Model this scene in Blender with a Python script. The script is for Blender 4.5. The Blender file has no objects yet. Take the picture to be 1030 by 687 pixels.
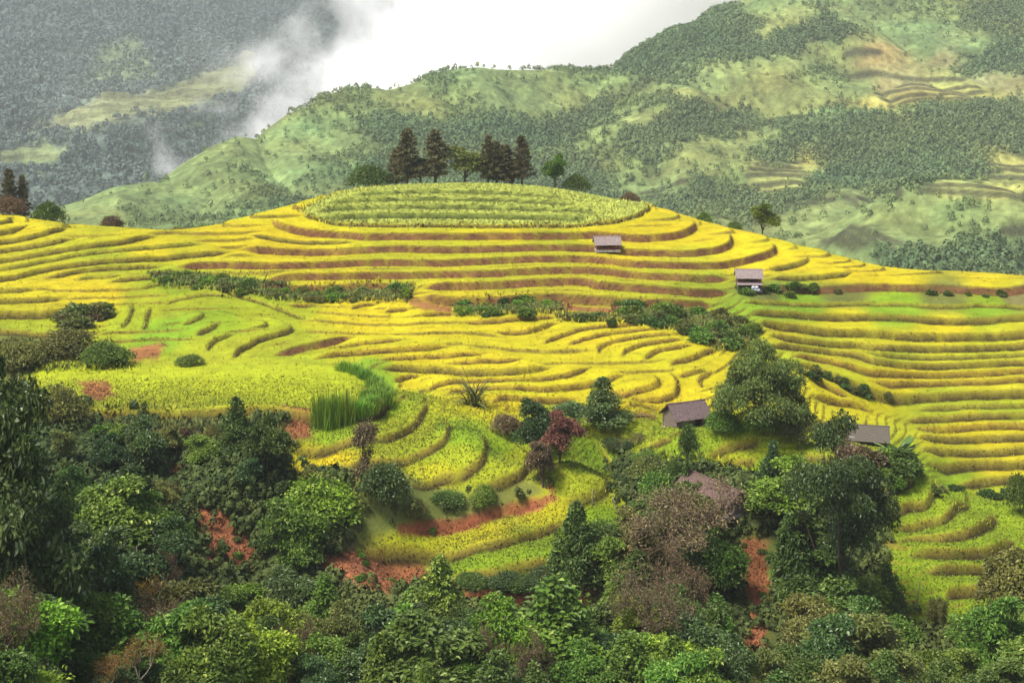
import bpy, math, random
import numpy as np
from mathutils import Vector, Matrix
random.seed(7)
RNG = np.random.default_rng(11)
F = 1430.0; CU = 515.0; HV = 12.0          # focal length in px, principal column, horizon row of the 1030x687 photo
sc = bpy.context.scene
COL = sc.collection
rad = math.radians

# ------------------------------------------------------------------ helpers
def tag(o, label=None, cat=None, group=None, kind=None):
    if label: o['label'] = label
    if cat: o['category'] = cat
    if group: o['group'] = group
    if kind: o['kind'] = kind
    return o

def mesh_np(name, V, tris=None, quads=None, mat=None, attrs=None, smooth=False, parent=None, link=True, matidx=None):
    V = np.asarray(V, dtype=np.float32)
    me = bpy.data.meshes.new(name)
    nt = 0 if tris is None else len(tris); nq = 0 if quads is None else len(quads)
    me.vertices.add(len(V)); me.vertices.foreach_set('co', V.ravel())
    loops = []
    if nt: loops.append(np.asarray(tris, dtype=np.int32).ravel())
    if nq: loops.append(np.asarray(quads, dtype=np.int32).ravel())
    L = np.concatenate(loops)
    me.loops.add(len(L)); me.loops.foreach_set('vertex_index', L)
    st = np.concatenate([np.arange(nt)*3, nt*3+np.arange(nq)*4]).astype(np.int32)
    me.polygons.add(nt+nq); me.polygons.foreach_set('loop_start', st)
    me.update(calc_edges=True)
    me.polygons.foreach_set('use_smooth', np.full(nt+nq, bool(smooth)))
    if attrs:
        for k, a in attrs.items():
            a = np.asarray(a, dtype=np.float32)
            if a.ndim == 2:
                at = me.attributes.new(k, 'FLOAT_COLOR', 'POINT')
                if a.shape[1] == 3: a = np.concatenate([a, np.ones((len(a), 1), np.float32)], 1)
                at.data.foreach_set('color', a.ravel())
            else:
                at = me.attributes.new(k, 'FLOAT', 'POINT'); at.data.foreach_set('value', a)
    if mat is not None:
        for m in (mat if isinstance(mat, (list, tuple)) else [mat]): me.materials.append(m)
    if matidx is not None: me.polygons.foreach_set('material_index', np.asarray(matidx, np.int32))
    me.update()
    o = bpy.data.objects.new(name, me)
    if link: COL.objects.link(o)
    if parent is not None: o.parent = parent
    return o

class MB:
    """collects boxes / prisms / tubes into one mesh"""
    def __init__(s): s.V = []; s.T = []; s.Q = []; s.n = 0
    def add(s, V, T=(), Q=()):
        V = [tuple(v) for v in V]
        s.V += V; s.T += [tuple(i+s.n for i in t) for t in T]; s.Q += [tuple(i+s.n for i in q) for q in Q]; s.n += len(V)
    def box(s, c, d, R=None):
        hx, hy, hz = d[0]/2, d[1]/2, d[2]/2
        vs = [Vector((x, y, z)) for x in (-hx, hx) for y in (-hy, hy) for z in (-hz, hz)]
        if R is not None: vs = [R @ v for v in vs]
        vs = [v+Vector(c) for v in vs]
        s.add(vs, Q=[(0,1,3,2),(4,6,7,5),(0,4,5,1),(2,3,7,6),(0,2,6,4),(1,5,7,3)])
    def tube(s, pts, rs, n=7, cap=True):
        pts = [Vector(p) for p in pts]; k = len(pts); vs = []
        for i, p in enumerate(pts):
            t = (pts[min(i+1, k-1)]-pts[max(i-1, 0)]).normalized()
            a = t.orthogonal().normalized() if i == 0 else (a-t*a.dot(t)).normalized()
            b = t.cross(a)
            for j in range(n):
                an = 2*math.pi*j/n
                vs.append(p+(a*math.cos(an)+b*math.sin(an))*rs[i])
        Q = [(i*n+j, i*n+(j+1) % n, (i+1)*n+(j+1) % n, (i+1)*n+j) for i in range(k-1) for j in range(n)]
        T = []
        vs.append(pts[-1]); T += [((k-1)*n+j, (k-1)*n+(j+1) % n, k*n) for j in range(n)]
        s.add(vs, T, Q)
    def build(s, name, mat, parent=None, smooth=False, attrs=None):
        return mesh_np(name, np.array(s.V), np.array(s.T) if s.T else None, np.array(s.Q) if s.Q else None, mat, attrs, smooth, parent)

def hash2(ix, iy, seed):
    h = (ix.astype(np.int64)*374761393 + iy.astype(np.int64)*668265263 + seed*1442695041) & 0xffffffff
    h = ((h ^ (h >> 13))*1274126177) & 0xffffffff
    h = h ^ (h >> 16)
    return (h & 0xffffff)/float(0xffffff)
def vnoise(x, y, seed=0):
    x0 = np.floor(x); y0 = np.floor(y); fx = x-x0; fy = y-y0
    fx = fx*fx*(3-2*fx); fy = fy*fy*(3-2*fy)
    a = hash2(x0, y0, seed); b = hash2(x0+1, y0, seed); c = hash2(x0, y0+1, seed); d = hash2(x0+1, y0+1, seed)
    return (a*(1-fx)+b*fx)*(1-fy)+(c*(1-fx)+d*fx)*fy
def fbm(x, y, oct=4, seed=0, gain=.5):
    s = 0; a = 1; t = 0
    for i in range(oct):
        s = s+a*vnoise(x*2**i+17.3*i, y*2**i+5.1*i, seed+i); t += a; a *= gain
    return s/t*2-1

# ------------------------------------------------------------------ materials
def newmat(name):
    m = bpy.data.materials.new(name); m.use_nodes = True
    nt = m.node_tree; nt.nodes.clear()
    out = nt.nodes.new('ShaderNodeOutputMaterial')
    return m, nt, out
def N(nt, t, **kw):
    n = nt.nodes.new(t)
    for k, v in kw.items(): setattr(n, k, v)
    return n
def noise_node(nt, scale, detail=4, rough=.6, vec=None):
    n = N(nt, 'ShaderNodeTexNoise'); n.inputs['Scale'].default_value = scale
    n.inputs['Detail'].default_value = detail; n.inputs['Roughness'].default_value = rough
    if vec is not None: nt.links.new(vec, n.inputs['Vector'])
    return n
def ramp(nt, fac, stops):
    r = N(nt, 'ShaderNodeValToRGB'); e = r.color_ramp.elements
    while len(e) < len(stops): e.new(.5)
    for i, (p, c) in enumerate(stops):
        e[i].position = p; e[i].color = (*c, 1) if len(c) == 3 else c
    nt.links.new(fac, r.inputs['Fac']); return r
def mul(nt, a, b, fac=1.0, mode='MULTIPLY'):
    m = N(nt, 'ShaderNodeMix', data_type='RGBA', blend_type=mode); m.inputs[0].default_value = fac
    nt.links.new(a, m.inputs[6])
    if hasattr(b, 'is_output'): nt.links.new(b, m.inputs[7])
    else: m.inputs[7].default_value = (*b, 1)
    return m.outputs[2]

def ground_mat(name, s1, s2, bump, bdist, lo=.65, hi=1.35, c2=.8):
    m, nt, out = newmat(name)
    geo = N(nt, 'ShaderNodeNewGeometry')
    at = N(nt, 'ShaderNodeAttribute', attribute_name='Col')
    n1 = noise_node(nt, s1, 5, .65, geo.outputs['Position'])
    n2 = noise_node(nt, s2, 3, .7, geo.outputs['Position'])
    r1 = ramp(nt, n1.outputs['Fac'], [(.3, (lo,)*3), (.7, (hi,)*3)])
    r2 = ramp(nt, n2.outputs['Fac'], [(.3, (1-(1-lo)*c2, 1-(1-lo)*c2*1.1, 1-(1-lo)*c2*1.2)), (.7, (1+(hi-1)*c2,)*3)])
    c = mul(nt, at.outputs['Color'], r1.outputs[0]); c = mul(nt, c, r2.outputs[0])
    b = N(nt, 'ShaderNodeBsdfPrincipled'); b.inputs['Roughness'].default_value = .9
    b.inputs['Specular IOR Level'].default_value = .15
    nt.links.new(c, b.inputs['Base Color'])
    bp = N(nt, 'ShaderNodeBump'); bp.inputs['Strength'].default_value = bump; bp.inputs['Distance'].default_value = bdist
    nt.links.new(n2.outputs['Fac'], bp.inputs['Height']); nt.links.new(bp.outputs[0], b.inputs['Normal'])
    nt.links.new(b.outputs[0], out.inputs['Surface'])
    return m

def leaf_mat(name, dark, light, transl=.22, rough=.5, spec=.28, glintc=None):
    m, nt, out = newmat(name)
    at = N(nt, 'ShaderNodeAttribute', attribute_name='tint')
    oi = N(nt, 'ShaderNodeObjectInfo')
    stops = [(0, dark), (.75, light)]
    if glintc: stops.append((1, glintc))  # brightest leaves get a highlight painted into their colour
    r = ramp(nt, at.outputs['Fac'], stops)
    hv = N(nt, 'ShaderNodeHueSaturation')
    mr = N(nt, 'ShaderNodeMapRange'); mr.inputs[3].default_value = .475; mr.inputs[4].default_value = .52
    nt.links.new(oi.outputs['Random'], mr.inputs[0]); nt.links.new(mr.outputs[0], hv.inputs['Hue'])
    mr2 = N(nt, 'ShaderNodeMapRange'); mr2.inputs[3].default_value = 1.0; mr2.inputs[4].default_value = 1.6
    ma = N(nt, 'ShaderNodeMath', operation='FRACT'); mm = N(nt, 'ShaderNodeMath', operation='MULTIPLY'); mm.inputs[1].default_value = 7.13
    nt.links.new(oi.outputs['Random'], mm.inputs[0]); nt.links.new(mm.outputs[0], ma.inputs[0]); nt.links.new(ma.outputs[0], mr2.inputs[0])
    nt.links.new(mr2.outputs[0], hv.inputs['Value']); nt.links.new(r.outputs[0], hv.inputs['Color'])
    b = N(nt, 'ShaderNodeBsdfPrincipled'); b.inputs['Roughness'].default_value = rough
    b.inputs['Specular IOR Level'].default_value = spec
    nt.links.new(hv.outputs[0], b.inputs['Base Color'])
    t = N(nt, 'ShaderNodeBsdfTranslucent'); nt.links.new(hv.outputs[0], t.inputs['Color'])
    mx = N(nt, 'ShaderNodeMixShader'); mx.inputs[0].default_value = transl
    nt.links.new(b.outputs[0], mx.inputs[1]); nt.links.new(t.outputs[0], mx.inputs[2])
    nt.links.new(mx.outputs[0], out.inputs['Surface'])
    return m
def solid_mat(name, c1, c2, scale, rough=.85, stretch=(1, 1, 1), bump=.3, bdist=.03):
    m, nt, out = newmat(name)
    tc = N(nt, 'ShaderNodeTexCoord'); mp = N(nt, 'ShaderNodeMapping'); mp.inputs['Scale'].default_value = stretch
    nt.links.new(tc.outputs['Object'], mp.inputs[0])
    n = noise_node(nt, scale, 5, .65, mp.outputs[0])
    r = ramp(nt, n.outputs['Fac'], [(.33, c1), (.67, c2)])
    b = N(nt, 'ShaderNodeBsdfPrincipled'); b.inputs['Roughness'].default_value = rough; b.inputs['Specular IOR Level'].default_value = .25
    nt.links.new(r.outputs[0], b.inputs['Base Color'])
    bp = N(nt, 'ShaderNodeBump'); bp.inputs['Strength'].default_value = bump; bp.inputs['Distance'].default_value = bdist
    nt.links.new(n.outputs['Fac'], bp.inputs['Height']); nt.links.new(bp.outputs[0], b.inputs['Normal'])
    nt.links.new(b.outputs[0], out.inputs['Surface'])
    return m

M = {}
M['ground'] = ground_mat('terraced_ground', .35, 3.2, .6, .2, .78, 1.22, .45)
M['hill'] = ground_mat('hillside_ground', .03, .22, .8, 2.0, .68, 1.32)
M['far'] = ground_mat('far_mountain_ground', .012, .09, 1.0, 7.0, .5, 1.5)
M['bark'] = solid_mat('bark', (.05, .035, .025), (.14, .10, .07), 6, stretch=(1, 1, .25))
M['palebark'] = solid_mat('pale_bark', (.18, .15, .11), (.36, .31, .24), 6, stretch=(1, 1, .25))
M['twig'] = solid_mat('bare_twig', (.10, .06, .045), (.22, .15, .11), 6)
M['broad'] = leaf_mat('broad_leaf', (.011, .028, .006), (.074, .132, .020), glintc=(.16, .23, .07))
M['blue'] = leaf_mat('bluish_leaf', (.009, .024, .007), (.066, .118, .026), glintc=(.21, .27, .15))
M['lime'] = leaf_mat('lime_leaf', (.03, .065, .008), (.19, .31, .024), glintc=(.32, .42, .06))
M['mid'] = leaf_mat('green_leaf', (.018, .045, .008), (.12, .21, .024), glintc=(.24, .32, .06))
M['olive'] = leaf_mat('olive_leaf', (.03, .038, .010), (.15, .17, .035), glintc=(.26, .25, .09))
M['brown'] = leaf_mat('brown_leaf', (.035, .028, .014), (.16, .12, .055), glintc=(.28, .22, .12))
M['gold'] = leaf_mat('golden_leaf', (.06, .04, .01), (.30, .19, .03), glintc=(.40, .30, .06))
M['red'] = leaf_mat('reddish_leaf', (.055, .03, .018), (.19, .10, .055), glintc=(.3, .15, .09))
M['conif'] = leaf_mat('conifer_needle', (.040, .042, .022), (.145, .135, .06), .1, .6, .2, glintc=(.12, .10, .06))
M['feather'] = leaf_mat('feathery_leaf', (.03, .05, .012), (.15, .19, .04), glintc=(.28, .33, .09))
M['banana'] = leaf_mat('banana_leaf', (.05, .10, .02), (.17, .30, .06), .3, .35, glintc=(.30, .42, .14))
M['grass'] = leaf_mat('tall_grass', (.05, .11, .012), (.15, .28, .025), .3, .5, glintc=(.28, .42, .05))
M['mist'] = None

# blades that carry the colour of the ground below them
m, nt, out = newmat('rice_blade')
at = N(nt, 'ShaderNodeAttribute', attribute_name='Col')
b = N(nt, 'ShaderNodeBsdfPrincipled'); b.inputs['Roughness'].default_value = .6; b.inputs['Specular IOR Level'].default_value = .2
nt.links.new(at.outputs['Color'], b.inputs['Base Color'])
t = N(nt, 'ShaderNodeBsdfTranslucent'); nt.links.new(at.outputs['Color'], t.inputs['Color'])
# leaning blades catch the sky like the crop as a whole does
ge = N(nt, 'ShaderNodeNewGeometry'); va = N(nt, 'ShaderNodeVectorMath', operation='MULTIPLY_ADD')
va.inputs[1].default_value = (.35, .35, .35); va.inputs[2].default_value = (0, 0, 1); nt.links.new(ge.outputs['Normal'], va.inputs[0])
vn = N(nt, 'ShaderNodeVectorMath', operation='NORMALIZE'); nt.links.new(va.outputs[0], vn.inputs[0]); nt.links.new(vn.outputs[0], b.inputs['Normal'])
mx = N(nt, 'ShaderNodeMixShader'); mx.inputs[0].default_value = .12
nt.links.new(b.outputs[0], mx.inputs[1]); nt.links.new(t.outputs[0], mx.inputs[2]); nt.links.new(mx.outputs[0], out.inputs['Surface'])
M['blade'] = m
m, nt, out = newmat('forest_crown')
at = N(nt, 'ShaderNodeAttribute', attribute_name='Col')
b = N(nt, 'ShaderNodeBsdfPrincipled'); b.inputs['Roughness'].default_value = .7; b.inputs['Specular IOR Level'].default_value = .15
nt.links.new(at.outputs['Color'], b.inputs['Base Color']); nt.links.new(b.outputs[0], out.inputs['Surface'])
M['forest'] = m

# ------------------------------------------------------------------ terrain
class Terrain:
    def __init__(s, us, ys, pts, xyz, c=8.0):
        """pts: (u, v, y) points seen in the photo with their distance; xyz: hidden points (u, y, z)"""
        P = [((u-CU)*y/F, y, -(v-HV)*y/F) for u, v, y in pts]+[((u-CU)*y/F, y, z) for u, y, z in xyz]
        P = np.array(P, float)
        s.us = us; s.ys = ys
        U, Y = np.meshgrid(us, ys); s.Y = Y; s.X = (U-CU)*Y/F; s.U = U
        n = len(P)
        def phi(r2): return np.sqrt(r2+c*c)
        d2 = (P[:, None, 0]-P[None, :, 0])**2+(P[:, None, 1]-P[None, :, 1])**2
        A = np.zeros((n+3, n+3)); A[:n, :n] = -phi(d2)-np.eye(n)*.02*c
        A[:n, n] = 1; A[:n, n+1:] = P[:, :2]; A[n:, :n] = A[:n, n:].T
        w = np.linalg.solve(A, np.concatenate([P[:, 2], [0, 0, 0]]))
        Z = np.zeros(s.X.size); xf = s.X.ravel(); yf = s.Y.ravel()
        for i0 in range(0, Z.size, 40000):
            xx = xf[i0:i0+40000, None]; yy = yf[i0:i0+40000, None]
            Z[i0:i0+40000] = -phi((xx-P[:, 0])**2+(yy-P[:, 1])**2) @ w[:n] + w[n]+w[n+1]*xx[:, 0]+w[n+2]*yy[:, 0]
        s.S = Z.reshape(s.X.shape); s.Z = s.S.copy()
    def v_of(s, Z=None):
        Z = s.Z if Z is None else Z
        return HV-Z*F/s.Y
    def unproj(s, u, v, Z=None, ymin=0):
        """first ground point met by the sight line through photo pixel (u, v)"""
        Z = s.Z if Z is None else Z
        fu = np.interp(u, s.us, np.arange(len(s.us))); i = int(min(fu, len(s.us)-2)); f = fu-i
        z = Z[:, i]*(1-f)+Z[:, i+1]*f; vv = HV-z*F/s.ys
        k = np.nonzero((vv <= v) & (s.ys >= ymin))[0]
        if len(k) == 0: k = [int(np.argmin(vv))]
        k = k[0]
        if k == 0 or s.ys[k-1] < ymin or vv[k] > v: y = s.ys[k]; zz = z[k]
        else:
            t = (vv[k-1]-v)/(vv[k-1]-vv[k]+1e-9); y = s.ys[k-1]*(1-t)+s.ys[k]*t; zz = z[k-1]*(1-t)+z[k]*t
        return Vector(((u-CU)*y/F, y, zz))
    def h(s, x, y):
        u = CU+x*F/y
        i = np.interp(u, s.us, np.arange(len(s.us))); j = np.interp(y, s.ys, np.arange(len(s.ys)))
        i0 = int(min(i, len(s.us)-2)); j0 = int(min(j, len(s.ys)-2)); a = i-i0; b = j-j0
        return float((s.Z[j0, i0]*(1-a)+s.Z[j0, i0+1]*a)*(1-b)+(s.Z[j0+1, i0]*(1-a)+s.Z[j0+1, i0+1]*a)*b)
    am = 1.15
    def curve(s, px, amp, w, wob=.2, rise=.2):
        """raises the ground on the left-hand side of the traced bank and lowers it on the other; returns the riser mask"""
        n0 = len(px)
        P = [s.unproj(u, v, s.S)[:2] for u, v in px]
        # banks that leave the photo carry on in the same direction
        lft, rgt = px[0][0] <= 2, px[-1][0] >= 1028
        if rgt: a, b = px[-2], px[-1]; P.append(s.unproj(1150, b[1]+(b[1]-a[1])/(b[0]-a[0])*60, s.S)[:2])
        if lft: a, b = px[1], px[0]; P.insert(0, s.unproj(-120, b[1]+(b[1]-a[1])/(b[0]-a[0])*-60, s.S)[:2])
        P = np.array(P)
        # smooth (Catmull-Rom)
        Q = []
        for i in range(len(P)-1):
            p0 = P[max(i-1, 0)]; p1 = P[i]; p2 = P[i+1]; p3 = P[min(i+2, len(P)-1)]
            m_ = 4 if len(P) > 2 else 1
            for t in np.arange(m_)/m_:
                Q.append(.5*((2*p1)+(-p0+p2)*t+(2*p0-5*p1+4*p2-p3)*t*t+(-p0+3*p1-3*p2+p3)*t**3))
        Q.append(P[-1]); Q = np.array(Q)
        R = 3.2*w+1
        y0, y1 = Q[:, 1].min()-R, Q[:, 1].max()+R
        j0, j1 = np.searchsorted(s.ys, [y0, y1])
        aa = Q[:, 0]/Q[:, 1]
        u0, u1 = CU+aa.min()*F-R*F/Q[:, 1].min(), CU+aa.max()*F+R*F/Q[:, 1].min()
        i0, i1 = np.searchsorted(s.us, [u0, u1])
        if j1-j0 < 2 or i1-i0 < 2: return None
        X = s.X[j0:j1, i0:i1]; Y = s.Y[j0:j1, i0:i1]
        wx = (fbm(X/2.2*(.6/max(w/4, .6)), Y/2.2*(.6/max(w/4, .6)), 2, 5)*wob); Xn = X+wx; Yn = Y+wx*.8
        best = np.full(X.shape, 1e9); sd = np.zeros(X.shape); par = np.zeros(X.shape)
        seg = Q[1:]-Q[:-1]; L = np.hypot(seg[:, 0], seg[:, 1])+1e-9; cum = np.concatenate([[0], np.cumsum(L)])
        for k in range(len(seg)):
            dx = Xn-Q[k, 0]; dy = Yn-Q[k, 1]; ux, uy = seg[k]/L[k]
            t = dx*ux+dy*uy; tc = np.clip(t, 0, L[k]); ex = dx-tc*ux; ey = dy-tc*uy; d = np.hypot(ex, ey)
            cr = ux*dy-uy*dx
            m_ = d < best
            best = np.where(m_, d, best); sd = np.where(m_, np.where(cr >= 0, d, -d), sd); par = np.where(m_, cum[k]+t, par)
        tot = cum[-1]; tl = min(3.0+w*.4, tot*.3)
        e0 = np.clip(par/tl, 0, 1); e1 = np.clip((tot-par)/tl, 0, 1)
        # ends that leave the photo stay full
        tap = np.minimum(e0, e1); tap = tap*tap*(3-2*tap)
        prof = np.tanh(sd/rise)*np.exp(-np.abs(sd)/w)
        s.Z[j0:j1, i0:i1] += amp*.5*prof*tap*s.am
        mk = np.exp(-((sd+.09)/(rise*1.5))**2)*np.clip(tap*1.3, 0, 1)
        return (slice(j0, j1), slice(i0, i1)), mk, sd, tap

def inpoly(U, V, poly, soft=1.5):
    """soft 0..1 mask of a photo-space outline: + inside"""
    P = np.array(poly, float); n = len(P)
    x0, x1 = P[:, 0].min()-6*soft, P[:, 0].max()+6*soft; y0, y1 = P[:, 1].min()-6*soft, P[:, 1].max()+6*soft
    box = (U > x0) & (U < x1) & (V > y0) & (V < y1)
    out = np.zeros(U.shape); u = U[box]; v = V[box]
    u = u+fbm(u*.12, v*.2, 3, 3)*3*soft; v = v+fbm(u*.12, v*.2, 3, 9)*1.5*soft
    ins = np.zeros(u.shape, bool); d = np.full(u.shape, 1e9)
    for i in range(n):
        a = P[i]; b = P[(i+1) % n]
        c = ((a[1] > v) != (b[1] > v))
        with np.errstate(divide='ignore', invalid='ignore'):
            xi = (b[0]-a[0])*(v-a[1])/(b[1]-a[1]+1e-12)+a[0]
        ins ^= (c & (u < xi))
        e = b-a; t = np.clip(((u-a[0])*e[0]+(v-a[1])*e[1])/(e @ e+1e-9), 0, 1)
        d = np.minimum(d, np.hypot(u-a[0]-t*e[0], v-a[1]-t*e[1]))
    sdv = np.where(ins, d, -d)
    out[box] = 1/(1+np.exp(-np.clip(sdv/soft*2, -30, 30)))
    return out

def anchors(U, V, A, cols, p=5, vs=2.0):
    """colour field of the ground from hand-read spots"""
    W = np.zeros(U.shape); C = np.zeros(U.shape+(3,))
    for u, v, c in A:
        w = 1/((U-u)**2+((V-v)*vs)**2+40)**(p/2)
        W += w
        cc = np.array(cols[c])
        for k in range(3): C[..., k] += w*cc[k]
    return C/W[..., None]

def blend(C, mask, col, k=1.0):
    m_ = (mask*k)[..., None]; C[:] = C*(1-m_)+np.array(col)*m_

def grid_faces(nr, nc):
    idx = np.arange(nr*nc).reshape(nr, nc)
    return np.stack([idx[:-1, :-1], idx[:-1, 1:], idx[1:, 1:], idx[1:, :-1]], -1).reshape(-1, 4)

# ---- main hill with the rice terraces
crest = [(-150,205,262),(0,217,255),(60,227,252),(130,232,250),(200,233,250),(250,219,258),(300,205,270),(360,192,283),(430,186,288),(500,186,288),(560,191,285),(620,202,280),(660,209,272),(700,222,263),(760,238,254),(820,255,246),(870,269,241),(950,276,240),(1030,279,240),(1180,284,240)]
flat = [(u, v, 46.3*F/(v-HV)) for u in (50, 130, 210, 290) for v in (370, 390, 413)]+[(345, v, 46.3*F/(v-HV)) for v in (376, 392, 408)]
pts = crest+flat+[
(0,245,243),(60,250,240),(130,250,240),(200,250,242),(300,243,250),(400,238,251),(500,238,251),(600,238,252),(680,240,252),(740,250,248),(800,262,243),
(-150,270,230),(0,275,228),(80,272,229),(200,270,232),(300,266,236),(450,265,237),(600,265,237),(720,270,237),(780,277,236),(850,281,236),(950,290,234),(1030,292,234),(1180,296,234),
(-150,310,208),(0,302,214),(80,295,217),(150,292,219),(220,290,220),(300,293,219),(400,295,218),(500,300,217),(600,300,217),(700,305,216),(760,302,224),(850,300,230),(950,306,229),(1030,308,229),
(300,308,214),(450,315,211),(600,318,210),(700,318,210),(780,318,219),(900,320,224),(1030,322,224),
(0,340,200),(80,340,200),(150,335,203),(220,335,203),(300,335,203),(400,340,200),(500,342,199),(600,342,199),(700,350,197),(760,345,206),(850,352,212),(950,352,216),(1030,352,217),
(100,362,190),(200,362,190),(300,362,190),(400,370,188),(500,372,187),(600,372,187),(700,378,186),(800,375,200),(880,378,207),(1030,380,210),
(430,398,178),(520,402,177),(620,408,175),(700,405,178),(770,405,184),(830,402,196),(900,405,203),(1030,405,205),
(880,432,192),(930,440,196),(1030,440,198),(950,470,190),(1030,475,191),(1030,495,187),(1180,480,190),
(560,420,170),(620,424,168),(660,426,165),(720,430,162),(780,434,160),(830,443,160),(880,458,160),(920,478,160),(960,496,160),(1000,508,161),(1030,518,162),(1180,560,160),
(660,450,159),(720,455,157),(780,460,155),(850,480,153),(900,510,151),(960,530,150),(1020,545,149),(700,490,150),(780,500,148),(850,530,146),(920,560,143),(980,570,142),(920,610,136),(980,610,136),(850,600,136),(930,650,128),(1000,650,128),(800,560,140),(720,540,143),(1100,600,140),
(720,431,167),(760,437,167),(790,441,167),(820,447,167),(850,453,167),(870,459,167),(890,467,167),(920,483,167),(950,498,167),(1000,522,167),
(600,440,163),(615,470,157),(640,510,150),(660,550,144),
(390,400,169),(420,430,160),(300,440,159),(360,445,158),(300,467,154),(400,465,153.5),(440,440,158),(440,480,151),(480,445,158),(480,470,153),(520,450,158),(525,475,153.5),(560,440,163),(570,480,153),(500,500,149.5),(550,500,149.5),(440,515,148),(600,500,151),(400,535,146),(480,525,147),(400,556,142),(480,550,143.5),(560,527,146.5),(470,578,140.5),(560,560,143),
(400,595,137),(500,600,137),(600,590,139),(700,600,137),(780,620,133),(400,640,127),(550,640,128),(700,650,126),(850,660,125),(980,687,118),
(300,687,113),(450,687,115),(600,687,116),(750,687,116),(900,687,116),
(100,440,158),(200,440,158),(280,440,159),(100,480,147),(200,480,149),(280,480,150),(100,530,133),(200,530,140),(300,530,143),(350,575,138),(200,580,133),(300,600,134),(100,600,120),(200,640,122),(100,687,105),(200,687,109),
(0,480,140),(0,560,120),(0,640,104),(0,687,96),(-150,480,135),(-150,687,90),(0,420,160),(0,385,180),(-150,400,165)]
hid = []
for u, v, y in crest:
    z = -(v-HV)*y/F
    hid += [(u, y+14, z-4), (u, y+40, z-22), (u, y+80, -95), (u, 430, -150)]
hid += [(868,175,-(466-HV)*175/F),(905,175,-(480-HV)*175/F),(835,175,-(458-HV)*175/F),(780,174,-(446-HV)*174/F),(940,176,-62),(1030,176,-66),(0,60,-36),(515,60,-45),(1030,60,-46),(515,90,-49),(1030,90,-50)]
us = np.arange(-170, 1201, 1.25)
ys = np.concatenate([np.arange(60, 128, .5), np.arange(128, 262, .2), np.arange(262, 300, .3), np.arange(300, 431, 2.5)])
T = Terrain(us, ys, pts, hid, 7.0)

# traced terrace banks: (amplitude m, width m, colour code, points) ; left-hand side is uphill
CUR = []
def C_(amp, w, col, *p): CUR.append((amp, w, col, [(p[i], p[i+1]) for i in range(0, len(p), 2)]))
# hilltop
C_(.6,3,'d',302,214,310,219,330,223,352,226,400,227.5,470,228,540,228,600,226,625,222,645,215,655,208)
C_(1.3,2.6,'g',345,201,380,196,450,194,520,196,575,201)
C_(1.4,2.6,'g',322,208,370,202,450,201,520,203,590,208)
C_(1.4,2.6,'g',312,214,370,209,430,208,500,209,570,212,610,215)
C_(1.4,2.6,'g',318,220,370,217,450,217,530,218,600,219)
C_(1.25,4,'s',272,219,277,226,295,232,320,236,345,237,372,238,400,238,450,238.5,500,238,560,238,600,237,640,240,675,238,692,233,699,227,696,222)
C_(.7,3,'d',245,235,262,238,290,242,330,242.5,362,241)
C_(1.2,4,'s',236,249,260,251,300,253,350,252,400,250,450,251,500,250,560,249,600,250,630,253.5,682,255.5,712,253.5,732,248,736,240,733,233)
C_(1.2,4,'s',171,268,200,266,240,266,280,267,330,266,370,264,400,264,450,264,500,262,540,260,580,260,600,261,641,265.5,692,267,722,266,753,261,773,256,780,251,776,243)
C_(1.2,4,'s',258,282,300,279,350,278,400,276.5,450,276,500,275,550,272,600,272,641,276.5,692,279,730,280,741,280)
C_(.9,4,'d',767,272,796,267,811,262,812,256)
C_(.8,4,'d',767,282.5,810,280.5,829,279,851,277,858,271)
C_(1.3,4,'s',418,289,450,288,500,286,550,283,590,283,600,287,651,290,692,293,722,294,738,293)
C_(1.4,3,'s',257,289,300,291,350,289,410,288)
C_(1.6,3,'s',416,298,460,302,500,303,545,299,600,301,650,305,692,306,720,306)
# left slope
C_(.7,4,'d',0,225.5,8,222,14,218)
C_(.9,4,'d',0,235.5,16,231.5,35,226)
C_(.9,4,'d',0,244,20,241,41,236.5,63,230.5,65,227)
C_(.9,4,'d',0,251,31,248,61,243,82,238.5)
C_(.9,4,'d',0,262,31,257,61,252.5,92,249,124,245,143,240,165,238)
C_(.7,4,'k',0,270,41,263,82,255,122,251,173,248,210,246)
C_(.9,4,'d',0,280.5,41,272,92,265,143,261,210,256,238,254)
C_(.8,4,'d',39,280.5,61,275.5,88,270,122,268,170,267)
C_(.7,3,'d',102,283,132,280,175,278)
C_(.6,3,'k',75,281,88,277,126,277)
C_(.8,3,'d',0,293,24,292,47,290)
C_(.9,3,'d',0,303,41,302,61,300,71,297)
C_(1.3,3,'d',0,316,40,316,60,314,80,308)
C_(.8,3,'k',61,308,90,314,110,318,125,312)
C_(.8,3,'d',0,333,40,336,75,337,109,332)
C_(.5,3,'k',135,290,151,287,182,281)
C_(.5,3,'k',141,335,148,317,149,307)
C_(.5,3,'k',118,333,131,317,131,303)
C_(.5,3,'k',180,328,198,321,206,313)
C_(.7,3,'d',194,340,206,333,222,324)
C_(.6,3,'k',208,356,210,347,228,337,243,333)
C_(.8,3,'d',230,362,243,351.5,263,341,283,335,293.5,330,283,323,269,318,257,317)
C_(.6,3,'d',247,331,263,329,265,326,243,319,214,310)
C_(.4,3,'k',160,308,182,300,214,296,240,300)
C_(.4,3,'k',220,293,250,300,290,312,310,322)
C_(1.0,3,'s',267,358,283,355,300,351,330,345,361,338)
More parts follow.
